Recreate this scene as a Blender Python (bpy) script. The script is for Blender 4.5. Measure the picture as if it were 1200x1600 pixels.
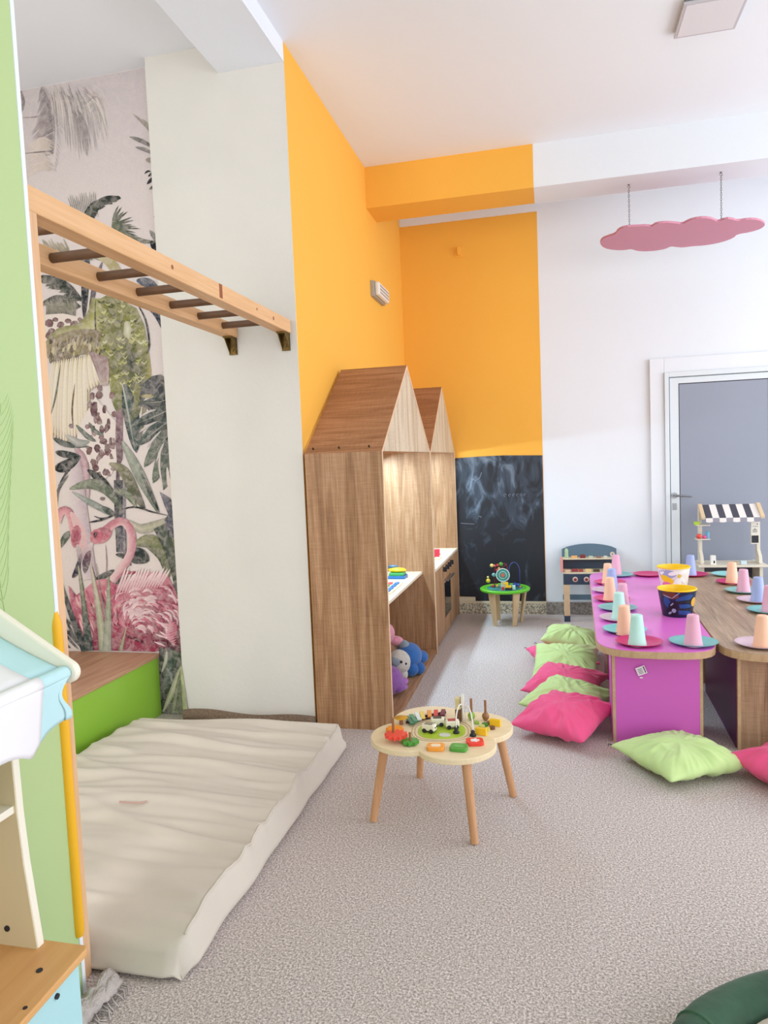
import bpy, bmesh, math, random
from mathutils import Vector, Matrix, noise
for o in list(bpy.data.objects): bpy.data.objects.remove(o)
C = bpy.context.scene.collection
rnd = random.Random(7)
R = math.radians
# ---------------------------------------------------------------- camera
FPX = 1111.4
pitch, yaw, roll = 0.0705, -0.2324, -0.0408
CAM = Vector((0, 0, 1.40))
fw = Vector((math.sin(yaw)*math.cos(pitch), math.cos(yaw)*math.cos(pitch), -math.sin(pitch)))
rt0 = Vector((math.cos(yaw), -math.sin(yaw), 0)); up0 = rt0.cross(fw)
rt = math.cos(roll)*rt0 + math.sin(roll)*up0
up = -math.sin(roll)*rt0 + math.cos(roll)*up0
cd = bpy.data.cameras.new('camera'); cam = bpy.data.objects.new('camera', cd); C.objects.link(cam)
cd.sensor_fit = 'VERTICAL'; cd.sensor_height = 24; cd.lens = 24*FPX/1600; cd.clip_start = 0.02
M = Matrix((rt, up, -fw)).transposed().to_4x4(); M.translation = CAM
cam.matrix_world = M
sc = bpy.context.scene; sc.camera = cam
# ---------------------------------------------------------------- light and exposure
sc.view_settings.view_transform = 'Standard'; sc.view_settings.look = 'None'
sc.view_settings.gamma = 1; sc.view_settings.use_curve_mapping = False
sc.view_settings.exposure = 0.02
w = bpy.data.worlds.new('sky'); sc.world = w; w.use_nodes = True
bg = w.node_tree.nodes['Background']; bg.inputs[0].default_value = (0.90, 0.94, 1.0, 1); bg.inputs[1].default_value = 1.0
def area(name, loc, rot, sx, sy, power, col=(1, 1, 1)):
    l = bpy.data.lights.new(name, 'AREA'); l.shape = 'RECTANGLE'; l.size = sx; l.size_y = sy
    l.energy = power; l.color = col
    o = bpy.data.objects.new(name, l); C.objects.link(o); o.location = loc; o.rotation_euler = rot
    return o
area('window_light', (4.3, 3.6, 1.7), (0, R(90), 0), 2.2, 4.5, 125, (0.95, 0.96, 1.0))
area('rear_fill_light', (2.6, -2.6, 1.8), (R(90), 0, R(8)), 3.6, 2.0, 76, (0.94, 0.95, 1.0))  # fill added behind the camera to brighten surfaces facing it
area('alcove_fill_light', (-2.3, -1.6, 2.0), (R(90), 0, 0), 1.5, 2.0, 86, (0.98, 0.95, 0.97))  # unseen fill lamp, added because the alcove came out too dark

def at(x, y, ax, val):
    """world point where the sight line through a photo position meets the plane ax = val"""
    d = rt*((x-600)/FPX) - up*((y-800)/FPX) + fw
    t = (val-CAM[ax])/d[ax]
    return CAM + d*t
# ---------------------------------------------------------------- helpers
def lin(c):
    out = []
    for v in c:
        v = v/255.0
        out.append(v/12.92 if v <= 0.04045 else ((v+0.055)/1.055)**2.4)
    return tuple(out)+(1.0,)
def nd(nt, t, **k):
    n = nt.nodes.new(t)
    for a, b in k.items(): setattr(n, a, b)
    return n
MATS = {}
def mat(name, col, rough=0.6, metal=0.0, var=0.0, vscale=6.0, bump=0.0, bscale=60.0, spec=None, sheen=0, trans=0):
    if name in MATS: return MATS[name]
    m = bpy.data.materials.new(name); m.use_nodes = True; nt = m.node_tree; b = nt.nodes['Principled BSDF']
    b.inputs['Roughness'].default_value = rough; b.inputs['Metallic'].default_value = metal
    if spec is not None: b.inputs['Specular IOR Level'].default_value = spec
    if sheen: b.inputs['Sheen Weight'].default_value = sheen
    if trans: b.inputs['Transmission Weight'].default_value = trans
    tc = nd(nt, 'ShaderNodeTexCoord')
    n = nd(nt, 'ShaderNodeTexNoise'); n.inputs['Scale'].default_value = vscale; n.inputs['Detail'].default_value = 4
    nt.links.new(tc.outputs['Object'], n.inputs['Vector'])
    r = nd(nt, 'ShaderNodeMapRange'); r.inputs[1].default_value = 0.3; r.inputs[2].default_value = 0.7
    r.inputs[3].default_value = 1-var; r.inputs[4].default_value = 1+var*0.4
    nt.links.new(n.outputs['Fac'], r.inputs[0])
    mx = nd(nt, 'ShaderNodeVectorMath', operation='SCALE'); mx.inputs[0].default_value = lin(col)[:3]
    nt.links.new(r.outputs[0], mx.inputs['Scale']); nt.links.new(mx.outputs[0], b.inputs['Base Color'])
    if bump:
        n2 = nd(nt, 'ShaderNodeTexNoise'); n2.inputs['Scale'].default_value = bscale; n2.inputs['Detail'].default_value = 3
        nt.links.new(tc.outputs['Object'], n2.inputs['Vector'])
        bp = nd(nt, 'ShaderNodeBump'); bp.inputs['Strength'].default_value = bump; bp.inputs['Distance'].default_value = 0.01
        nt.links.new(n2.outputs['Fac'], bp.inputs['Height']); nt.links.new(bp.outputs[0], b.inputs['Normal'])
    MATS[name] = m; return m
def wood(name, dark, mid, light, grain='Z', scale=1.0, rough=0.55, contrast=1.0, cross=True):
    if name in MATS: return MATS[name]
    m = bpy.data.materials.new(name); m.use_nodes = True; nt = m.node_tree; b = nt.nodes['Principled BSDF']
    b.inputs['Roughness'].default_value = rough
    b.inputs['Specular IOR Level'].default_value = 0.3
    tc = nd(nt, 'ShaderNodeTexCoord'); mp = nd(nt, 'ShaderNodeMapping')
    s = [9*scale]*3; s['XYZ'.index(grain)] = 0.75*scale
    mp.inputs['Scale'].default_value = s
    nt.links.new(tc.outputs['Object'], mp.inputs['Vector'])
    n = nd(nt, 'ShaderNodeTexNoise'); n.inputs['Scale'].default_value = 1.0; n.inputs['Detail'].default_value = 4; n.inputs['Distortion'].default_value = 1.1
    nt.links.new(mp.outputs[0], n.inputs['Vector'])
    # ring lines out of the noise
    ml = nd(nt, 'ShaderNodeMath', operation='MULTIPLY'); ml.inputs[1].default_value = 26
    nt.links.new(n.outputs['Fac'], ml.inputs[0])
    sn = nd(nt, 'ShaderNodeMath', operation='SINE'); nt.links.new(ml.outputs[0], sn.inputs[0])
    mp2 = nd(nt, 'ShaderNodeMapping'); s2 = [140*scale]*3; s2['XYZ'.index(grain)] = 5*scale; mp2.inputs['Scale'].default_value = s2
    nt.links.new(tc.outputs['Object'], mp2.inputs['Vector'])
    f = nd(nt, 'ShaderNodeTexNoise'); f.inputs['Scale'].default_value = 1.0; f.inputs['Detail'].default_value = 3
    nt.links.new(mp2.outputs[0], f.inputs['Vector'])
    a1 = nd(nt, 'ShaderNodeMath', operation='MULTIPLY_ADD'); a1.inputs[1].default_value = 0.09*contrast; 
    nt.links.new(sn.outputs[0], a1.inputs[0])
    a2 = nd(nt, 'ShaderNodeMath', operation='MULTIPLY_ADD'); a2.inputs[1].default_value = 0.75*contrast; a2.inputs[2].default_value = 0.5-0.375*contrast-0.27*contrast
    nt.links.new(f.outputs['Fac'], a2.inputs[0]); 
    a3 = nd(nt, 'ShaderNodeMath', operation='MULTIPLY_ADD'); a3.inputs[1].default_value = 0.54*contrast
    nt.links.new(n.outputs['Fac'], a3.inputs[0]); nt.links.new(a2.outputs[0], a3.inputs[2])
    nt.links.new(a3.outputs[0], a1.inputs[2])
    last = a1
    if cross:   # fine saw marks across the grain
        mp3 = nd(nt, 'ShaderNodeMapping'); s3 = [14*scale]*3; s3['XYZ'.index(grain)] = 260*scale; mp3.inputs['Scale'].default_value = s3
        nt.links.new(tc.outputs['Object'], mp3.inputs['Vector'])
        g = nd(nt, 'ShaderNodeTexNoise'); g.inputs['Scale'].default_value = 1.0; g.inputs['Detail'].default_value = 1
        nt.links.new(mp3.outputs[0], g.inputs['Vector'])
        a4 = nd(nt, 'ShaderNodeMath', operation='MULTIPLY_ADD'); a4.inputs[1].default_value = 0.25
        sb = nd(nt, 'ShaderNodeMath', operation='SUBTRACT'); sb.inputs[1].default_value = 0.5
        nt.links.new(g.outputs['Fac'], sb.inputs[0]); nt.links.new(sb.outputs[0], a4.inputs[0]); nt.links.new(a1.outputs[0], a4.inputs[2]); last = a4
    cr = nd(nt, 'ShaderNodeValToRGB'); e = cr.color_ramp.elements
    e[0].position = 0.2; e[0].color = lin(dark); e[1].position = 0.8; e[1].color = lin(light)
    q = e.new(0.5); q.color = lin(mid)
    nt.links.new(last.outputs[0], cr.inputs[0]); nt.links.new(cr.outputs[0], b.inputs['Base Color'])
    MATS[name] = m; return m

class B:
    """collects shapes, then links them as one mesh object"""
    def __init__(s): s.bm = bmesh.new(); s.mi = 0
    def _new(s, n0, mtx=None):
        vs = s.bm.verts[:]
    def faces_from(s, verts, faces, mtx=None):
        bv = [s.bm.verts.new((mtx @ Vector(v)) if mtx else v) for v in verts]
        for f in faces:
            try:
                fc = s.bm.faces.new([bv[i] for i in f]); fc.material_index = s.mi
            except ValueError: pass
        return bv
    def box(s, x0, y0, z0, x1, y1, z1, mtx=None):
        v = [(x, y, z) for x in (x0, x1) for y in (y0, y1) for z in (z0, z1)]
        s.faces_from(v, [(0,1,3,2),(4,6,7,5),(0,4,5,1),(2,3,7,6),(0,2,6,4),(1,5,7,3)], mtx); return s
    def bar(s, p, q, w_, h_, upv=(0, 0, 1)):
        p = Vector(p); q = Vector(q); d = q-p; L = d.length; d.normalize()
        u = Vector(upv); x = d.cross(u)
        if x.length < 1e-4: x = d.cross(Vector((0, 1, 0)))
        x.normalize(); u = x.cross(d)
        m = Matrix((x, d, u)).transposed().to_4x4(); m.translation = p
        return s.box(-w_/2, 0, -h_/2, w_/2, L, h_/2, m)
    def cyl(s, p, q, r0, r1=None, n=20, cap=True):
        p = Vector(p); q = Vector(q); r1 = r0 if r1 is None else r1
        d = (q-p).normalized(); a = d.orthogonal().normalized(); b = d.cross(a)
        v = []
        for c, r in ((p, r0), (q, r1)):
            for i in range(n):
                t = 2*math.pi*i/n; v.append(c+a*math.cos(t)*r+b*math.sin(t)*r)
        f = [(i, (i+1) % n, n+(i+1) % n, n+i) for i in range(n)]
        if cap: f += [tuple(range(n))[::-1], tuple(range(n, 2*n))]
        s.faces_from(v, f); return s
    def lathe(s, c, prof, n=32, axis=(0, 0, 1)):
        c = Vector(c); d = Vector(axis).normalized(); a = d.orthogonal().normalized(); b = d.cross(a); v = []; f = []
        for r, z in prof:
            for i in range(n):
                t = 2*math.pi*i/n; v.append(c+d*z+(a*math.cos(t)+b*math.sin(t))*max(r, 1e-5))
        for k in range(len(prof)-1):
            for i in range(n): f.append((k*n+i, k*n+(i+1) % n, (k+1)*n+(i+1) % n, (k+1)*n+i))
        s.faces_from(v, f); return s
    def ball(s, c, r, sc=(1, 1, 1), rot=None, n=16, m=10):
        c = Vector(c); v = []; f = []; rm = rot or Matrix.Identity(3)
        for j in range(m+1):
            ph = math.pi*j/m
            for i in range(n):
                t = 2*math.pi*i/n
                rr = max(math.sin(ph), 1e-4)
                v.append(c+rm @ Vector((rr*math.cos(t)*r*sc[0], rr*math.sin(t)*r*sc[1], math.cos(ph)*r*sc[2])))
        for j in range(m):
            for i in range(n): f.append((j*n+i, (j+1)*n+i, (j+1)*n+(i+1) % n, j*n+(i+1) % n))
        s.faces_from(v, f); return s
    def tube(s, pts, r, n=8, closed=False):
        pts = [Vector(p) for p in pts]; N = len(pts); v = []; f = []; a = None
        for k in range(N):
            d = (pts[(k+1) % N if closed else min(k+1, N-1)]-pts[(k-1) % N if closed else max(k-1, 0)]).normalized()
            a = (d.orthogonal() if a is None else (a-d*a.dot(d))).normalized(); b = d.cross(a)
            rr = r[k] if isinstance(r, (list, tuple)) else r
            for i in range(n):
                t = 2*math.pi*i/n; v.append(pts[k]+(a*math.cos(t)+b*math.sin(t))*rr)
        for k in range(N if closed else N-1):
            for i in range(n): f.append((k*n+i, k*n+(i+1) % n, ((k+1) % N)*n+(i+1) % n, ((k+1) % N)*n+i))
        if not closed: f += [tuple(range(n))[::-1], tuple(range((N-1)*n, N*n))]
        s.faces_from(v, f); return s
    def prism(s, pts, d):
        """outline of 3D points pushed along vector d"""
        pts = [Vector(p) for p in pts]; d = Vector(d); n = len(pts)
        v = pts+[p+d for p in pts]
        f = [tuple(range(n))[::-1], tuple(range(n, 2*n))]+[(i, (i+1) % n, n+(i+1) % n, n+i) for i in range(n)]
        s.faces_from(v, f); return s
    def grid(s, fn, nu, nv, flip=False):
        v = [fn(i/(nu-1), j/(nv-1)) for i in range(nu) for j in range(nv)]
        f = [(i*nv+j, (i+1)*nv+j, (i+1)*nv+j+1, i*nv+j+1) for i in range(nu-1) for j in range(nv-1)]
        s.faces_from(v, f); return s
    def obj(s, name, mats, parent=None, smooth=False, bevel=0, solid=0, sub=0, local=False, weld=False, split=False):
        if split:
            bmesh.ops.remove_doubles(s.bm, verts=s.bm.verts, dist=1e-6); seen = set(); first = None
            for v0 in list(s.bm.verts):
                if v0 in seen: continue
                st = [v0]; seen.add(v0); isl = [v0]
                while st:
                    a_ = st.pop()
                    for e_ in a_.link_edges:
                        o_ = e_.other_vert(a_)
                        if o_ not in seen: seen.add(o_); st.append(o_); isl.append(o_)
                ix = {v_: i for i, v_ in enumerate(isl)}; fs = []
                for f_ in s.bm.faces:
                    if f_.verts[0] in ix: fs.append([ix[v_] for v_ in f_.verts])
                q_ = B(); q_.faces_from([v_.co.copy() for v_ in isl], fs)
                o2 = q_.obj(name, mats, parent, smooth, bevel, solid, sub, local)
                first = first or o2
            s.bm.free(); return first
        if weld: bmesh.ops.remove_doubles(s.bm, verts=s.bm.verts, dist=1e-5)
        bmesh.ops.recalc_face_normals(s.bm, faces=s.bm.faces)
        if parent is not None and not local:
            s.bm.transform(wmat(parent).inverted())
        me = bpy.data.meshes.new(name); s.bm.to_mesh(me); s.bm.free()
        o = bpy.data.objects.new(name, me); C.objects.link(o)
        for m_ in (mats if isinstance(mats, (list, tuple)) else [mats]): me.materials.append(m_)
        if parent is not None: o.parent = parent
        if smooth:
            for p in me.polygons: p.use_smooth = True
            if smooth != 'full': me.set_sharp_from_angle(angle=R(40))
        if solid:
            k = o.modifiers.new('solid', 'SOLIDIFY'); k.thickness = solid; k.offset = 0
        if bevel:
            k = o.modifiers.new('bevel', 'BEVEL'); k.width = bevel; k.segments = 2; k.limit_method = 'ANGLE'; k.angle_limit = R(50)
        if sub:
            k = o.modifiers.new('sub', 'SUBSURF'); k.levels = sub; k.render_levels = sub
        return o
def wmat(o):
    m = Matrix.LocRotScale(o.location, o.rotation_euler, o.scale)
    return wmat(o.parent) @ m if o.parent else m
def tag(o, label=None, cat=None, group=None, kind=None):
    if label: o['label'] = label
    if cat: o['category'] = cat
    if group: o['group'] = group
    if kind: o['kind'] = kind
    return o
def thing(name, label, cat, loc, rz=0, group=None, rot=None):
    o = bpy.data.objects.new(name, None); C.objects.link(o); o.empty_display_size = 0.05
    o.location = loc; o.rotation_euler = rot or (0, 0, rz)
    return tag(o, label, cat, group)
def struct(name, b, m, **k): return tag(b.obj(name, m, **k), kind='structure')
def dup(root, loc, rz, label, group=None, mats=None, rot=None):
    def cp(o, par):
        c = o.copy(); C.objects.link(c); c.parent = par
        for ch in [x for x in bpy.data.objects if x.parent == o and x != c]: cp(ch, c)
        return c
    c = root.copy(); C.objects.link(c); c.location = loc; c.rotation_euler = rot or (0, 0, rz); c['label'] = label
    if group: c['group'] = group
    for ch in [x for x in bpy.data.objects if x.parent == root]: cp(ch, c)
    return c
# ---------------------------------------------------------------- room surfaces
WX, BY, CZ = -1.262, 6.369, 3.53
m_white = mat('white_paint', (234, 239, 245), 0.85, bump=0.06, bscale=90)
m_ceil = mat('ceiling_paint', (240, 244, 250), 0.9)
m_col = mat('column_paint', (215, 212, 204), 0.85, var=0.03, vscale=3, bump=0.1, bscale=40)
m_orange = mat('orange_paint', (247, 184, 72), 0.8, bump=0.1, bscale=90)
m_green = mat('embossed_green', (182, 204, 144), 0.7, bump=0.05, bscale=60)
def carpet():
    m = bpy.data.materials.new('loop_carpet'); m.use_nodes = True; nt = m.node_tree; b = nt.nodes['Principled BSDF']
    b.inputs['Roughness'].default_value = 0.95; b.inputs['Specular IOR Level'].default_value = 0.1
    tc = nd(nt, 'ShaderNodeTexCoord'); n = nd(nt, 'ShaderNodeTexNoise'); n.inputs['Scale'].default_value = 150; n.inputs['Detail'].default_value = 6; n.inputs['Roughness'].default_value = 0.8
    v = nd(nt, 'ShaderNodeTexVoronoi'); v.inputs['Scale'].default_value = 210
    nt.links.new(tc.outputs['Object'], n.inputs['Vector']); nt.links.new(tc.outputs['Object'], v.inputs['Vector'])
    cr = nd(nt, 'ShaderNodeValToRGB'); e = cr.color_ramp.elements
    e[0].position = 0.34; e[0].color = lin((112, 98, 92)); e[1].position = 0.60; e[1].color = lin((244, 232, 228))
    q = e.new(0.48); q.color = lin((188, 176, 171))
    nt.links.new(n.outputs['Fac'], cr.inputs[0]); nt.links.new(cr.outputs[0], b.inputs['Base Color'])
    ad = nd(nt, 'ShaderNodeMath', operation='SUBTRACT'); nt.links.new(n.outputs['Fac'], ad.inputs[0]); nt.links.new(v.outputs['Distance'], ad.inputs[1])
    bp = nd(nt, 'ShaderNodeBump'); bp.inputs['Strength'].default_value = 0.5; bp.inputs['Distance'].default_value = 0.004
    nt.links.new(ad.outputs[0], bp.inputs['Height']); nt.links.new(bp.outputs[0], b.inputs['Normal'])
    return m
def terrazzo(name, a, c):
    m = bpy.data.materials.new(name); m.use_nodes = True; nt = m.node_tree; b = nt.nodes['Principled BSDF']
    b.inputs['Roughness'].default_value = 0.45
    tc = nd(nt, 'ShaderNodeTexCoord'); n = nd(nt, 'ShaderNodeTexNoise'); n.inputs['Scale'].default_value = 70; n.inputs['Detail'].default_value = 2
    nt.links.new(tc.outputs['Object'], n.inputs['Vector'])
    cr = nd(nt, 'ShaderNodeValToRGB'); e = cr.color_ramp.elements
    e[0].position = 0.42; e[0].color = lin(a); e[1].position = 0.58; e[1].color = lin(c)
    nt.links.new(n.outputs['Fac'], cr.inputs[0]); nt.links.new(cr.outputs[0], b.inputs['Base Color']); return m
def chalk():
    m = bpy.data.materials.new('chalkboard_black'); m.use_nodes = True; nt = m.node_tree; b = nt.nodes['Principled BSDF']
    b.inputs['Roughness'].default_value = 0.5
    tc = nd(nt, 'ShaderNodeTexCoord'); mp = nd(nt, 'ShaderNodeMapping'); mp.inputs['Scale'].default_value = (3.2, 1, 1.6)
    nt.links.new(tc.outputs['Object'], mp.inputs['Vector'])
    n = nd(nt, 'ShaderNodeTexNoise'); n.inputs['Scale'].default_value = 2.2; n.inputs['Detail'].default_value = 6; n.inputs['Distortion'].default_value = 1.6
    nt.links.new(mp.outputs[0], n.inputs['Vector'])
    sx = nd(nt, 'ShaderNodeSeparateXYZ'); nt.links.new(tc.outputs['Object'], sx.inputs[0])
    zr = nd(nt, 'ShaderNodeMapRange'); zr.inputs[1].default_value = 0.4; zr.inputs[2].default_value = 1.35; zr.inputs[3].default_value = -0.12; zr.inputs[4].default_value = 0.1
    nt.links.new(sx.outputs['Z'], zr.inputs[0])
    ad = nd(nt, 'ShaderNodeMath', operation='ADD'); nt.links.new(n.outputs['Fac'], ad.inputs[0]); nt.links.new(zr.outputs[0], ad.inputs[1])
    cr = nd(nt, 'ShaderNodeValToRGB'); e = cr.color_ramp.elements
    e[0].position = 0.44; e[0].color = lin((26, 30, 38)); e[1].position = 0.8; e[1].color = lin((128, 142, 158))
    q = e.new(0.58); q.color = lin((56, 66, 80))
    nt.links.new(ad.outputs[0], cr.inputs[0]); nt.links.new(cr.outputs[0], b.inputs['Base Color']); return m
struct('floor', B().box(-3.4, -3, -0.05, 4.5, 6.6, 0), carpet())
struct('ceiling', B().box(WX, -3, CZ, 4.5, BY+0.2, CZ+0.1), m_ceil)
struct('ceiling_alcove', B().box(-3.4, -3, 3.575, WX, 3.63, 3.68), m_ceil)
struct('wall_left', B().box(WX-0.14, 3.545, 0, WX, BY, CZ), m_orange)
struct('wall_column', B().box(-2.035, 3.54, 0, WX-0.0005, 3.95, 3.58), m_col)
b = B(); b.box(-1.4, BY, 0, -0.066, BY+0.15, CZ)
struct('wall_back', b, m_orange)
struct('wall_back_white', B().box(-0.066, BY, 0, 4.5, BY+0.15, CZ), m_white)
# beam on the back wall, painted orange up to the same line
struct('trim_1', B().box(WX, 5.16, 3.24, -0.07, 5.48, CZ), m_orange)
struct('trim_2', B().box(-0.07, 5.16, 3.24, 4.5, 5.48, CZ), m_white)
struct('trim_3', B().box(-1.62, -3, 3.43, WX, 3.54, 3.6), m_white)
# thin white band above the orange field, behind the beam
struct('trim_4', B().box(WX+0.002, BY-0.012, 3.47, -0.066, BY, CZ), m_white)
# alcove
m_al = mat('alcove_plaster', (222, 214, 210), 0.85)
struct('wall_alcove', B().box(-3.4, 3.62, 0, -2.03, 3.75, 3.58), m_al)
struct('wall_alcove_side', B().box(-3.4, -3, 0, -3.3, 3.63, 3.58), m_al)
# green partition with embossed fronds, white corner strip
b = B(); b.box(-1.40, -3, 0, WX, 1.585, 3.6); struct('wall_partition', b, m_green)
b = B()
def curve_pts(p, n=14):
    out = []
    for i in range(n+1):
        t = i/n; out.append(((1-t)**2*p[0][0]+2*t*(1-t)*p[1][0]+t*t*p[2][0], (1-t)**2*p[0][1]+2*t*(1-t)*p[1][1]+t*t*p[2][1]))
    return out
for (y0, z0, L, a0, bend) in ((1.05, 0.75, 0.75, 75, 12), (0.95, 1.25, 0.7, 80, -10), (1.2, 0.25, 0.7, 62, 16), (1.15, 1.75, 0.7, 85, 8), (1.42, 1.0, 0.6, 100, -14), (0.8, 0.5, 0.7, 70, 10)):
    n = 22; y, z, a = y0, z0, R(a0)
    stem = []
    for i in range(n):
        stem.append((WX+0.0004, y, z)); 
        if i > 3:
            l = 0.15*math.sin(math.pi*i/n)+0.02
            for sgn in (-1, 1):
                a2 = a+sgn*R(38); k = []
                for j in range(5):
                    t = j/4; k.append((WX+0.0003, y+math.cos(a2-sgn*R(18)*t)*l*t, z+math.sin(a2-sgn*R(18)*t)*l*t))
                b.tube(k, [0.0016]*4+[0.0003], 4)
        y += math.cos(a)*L/n; z += math.sin(a)*L/n; a += R(bend)/n*2
    b.tube(stem, 0.002, 4)
struct('trim_5', b, m_green)
struct('trim_6', B().box(-1.30, 1.577, 0, WX+0.003, 1.590, 3.6), m_white, bevel=0.001)
# baseboards
m_tz = terrazzo('terrazzo_pale', (150, 140, 120), (222, 214, 190)); m_tz2 = terrazzo('terrazzo_grey', (128, 120, 114), (166, 158, 150))
m_cream = mat('cream_edge', (226, 214, 184), 0.6)
b = B(); b.box(-1.26, BY-0.022, 0, -0.066, BY, 0.095); b.mi = 1; b.box(-1.26, BY-0.024, 0.095, -0.066, BY, 0.112)
struct('baseboard_back', b, [m_tz, m_cream])
struct('baseboard_back_right', B().box(-0.066, BY-0.03, 0, 0.82, BY, 0.108), m_tz2)
m_cb = mat('brown_carpet_strip', (140, 118, 98), 0.95, var=0.4, vscale=120, bump=0.8, bscale=150)
def strip(u, v):
    x = -2.03+u*(0.77); z = (0.066+0.008*math.sin(u*9)-0.014*u)
    prof = [(0, 0.0), (0.03, 0.0), (0.034, z*0.5), (0.026, z), (0.0, z-0.004)]
    k = int(round(v*4)); return (x, 3.5395-prof[k][0], prof[k][1])
struct('baseboard_column', B().grid(strip, 24, 5), m_cb, smooth='full')

# ---------------------------------------------------------------- door
b = B()
b.box(0.818, BY-0.03, 0, 0.93, BY, 2.16); b.box(0.93, BY-0.03, 2.04, 1.84, BY, 2.16); b.box(1.84, BY-0.03, 0, 1.95, BY, 2.16)
struct('trim_7', b, m_white, bevel=0.004)
m_alu = mat('white_aluminium', (222, 230, 234), 0.4); m_leaf = mat('grey_door_panel', (148, 155, 170), 0.5, var=0.04, vscale=1.2)
m_dark = mat('dark_gasket', (34, 36, 44), 0.6); m_steel = mat('brushed_steel', (150, 152, 156), 0.35, 0.9)
d = tag(thing('door_1', None, None, (1.38, BY, 0)), kind='structure')
b = B(); b.box(0.93, BY-0.05, 0, 0.965, BY, 2.04); b.box(1.80, BY-0.05, 0, 1.84, BY, 2.04); b.box(0.965, BY-0.05, 2.0, 1.80, BY, 2.04)
b.obj('door_frame', m_alu, d, bevel=0.003)
b = B(); b.box(0.972, BY-0.035, 0.02, 1.04, BY-0.002, 1.993); b.box(1.722, BY-0.035, 0.02, 1.793, BY-0.002, 1.993); b.box(1.04, BY-0.035, 1.945, 1.722, BY-0.002, 1.993); b.box(1.04, BY-0.035, 0.02, 1.722, BY-0.002, 0.1)
b.obj('door_stile', m_alu, d, bevel=0.002, split=True)
b = B(); b.box(1.04, BY-0.03, 0.1, 1.722, BY-0.012, 1.945); b.box(0.965, BY-0.02, 0.02, 0.972, BY-0.01, 2.0); b.box(1.793, BY-0.02, 0, 1.80, BY-0.01, 2.0)
b.obj('gasket', m_dark, d, split=True)
B().box(1.047, BY-0.031, 0.107, 1.715, BY-0.014, 1.938).obj('door_panel', m_leaf, d)
b = B(); b.cyl((1.0, BY-0.035, 1.02), (1.0, BY-0.047, 1.02), 0.024); b.cyl((1.0, BY-0.047, 1.02), (1.0, BY-0.085, 1.02), 0.009)
b.tube([(1.0, BY-0.083, 1.02), (1.02, BY-0.088, 1.02), (1.07, BY-0.085, 1.017), (1.125, BY-0.082, 1.012)], 0.008)
b.box(0.984, BY-0.04, 0.90, 1.016, BY-0.035, 0.955)
b.obj('door_handle', m_steel, d, smooth=True)

# ---------------------------------------------------------------- chalkboard
ch = thing('chalkboard', 'tall black chalkboard smeared with chalk on the orange back wall', 'chalkboard', (-0.45, BY-0.006, 0.12))
top = [(-0.836, BY-0.006, 1.405), (-0.6, BY-0.006, 1.412), (-0.4, BY-0.006, 1.413), (-0.2, BY-0.006, 1.405), (-0.07, BY-0.006, 1.40)]
b = B(); b.prism([(-0.836, BY-0.006, 0.155), (-0.69, BY-0.006, 0.15), (-0.69, BY-0.006, 0.113), (-0.07, BY-0.006, 0.113)]+top[::-1], (0, 0.005, 0))
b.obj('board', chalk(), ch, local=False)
b = B(); b.box(-0.836, BY-0.012, 0.113, -0.69, BY-0.0005, 0.15)
b.obj('edge_strip', m_cream, ch)
mk = mat('chalk_mark', (150, 158, 170), 0.9)
b = B()
for x0, z0, s in ((-0.40, 1.062, 0.012), (-0.36, 1.06, 0.01), (-0.325, 1.062, 0.011), (-0.29, 1.06, 0.011), (-0.26, 1.06, 0.01), (-0.23, 1.06, 0.01)):
    b.tube([(x0+s*math.cos(t*0.7)*0.9, BY-0.0075, z0+s*math.sin(t*0.7)) for t in range(8)], 0.0013, 4)
for pts in ([(-0.80, 0.82), (-0.74, 0.815), (-0.68, 0.81)], [(-0.70, 1.22), (-0.66, 1.20), (-0.62, 1.22), (-0.6, 1.27)], [(-0.64, 0.88), (-0.615, 0.875), (-0.62, 0.868)]):
    b.tube([(x, BY-0.0072, z) for x, z in pts], 0.0018, 4)
b.obj('chalk_scribble', mk, ch, split=True)

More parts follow.
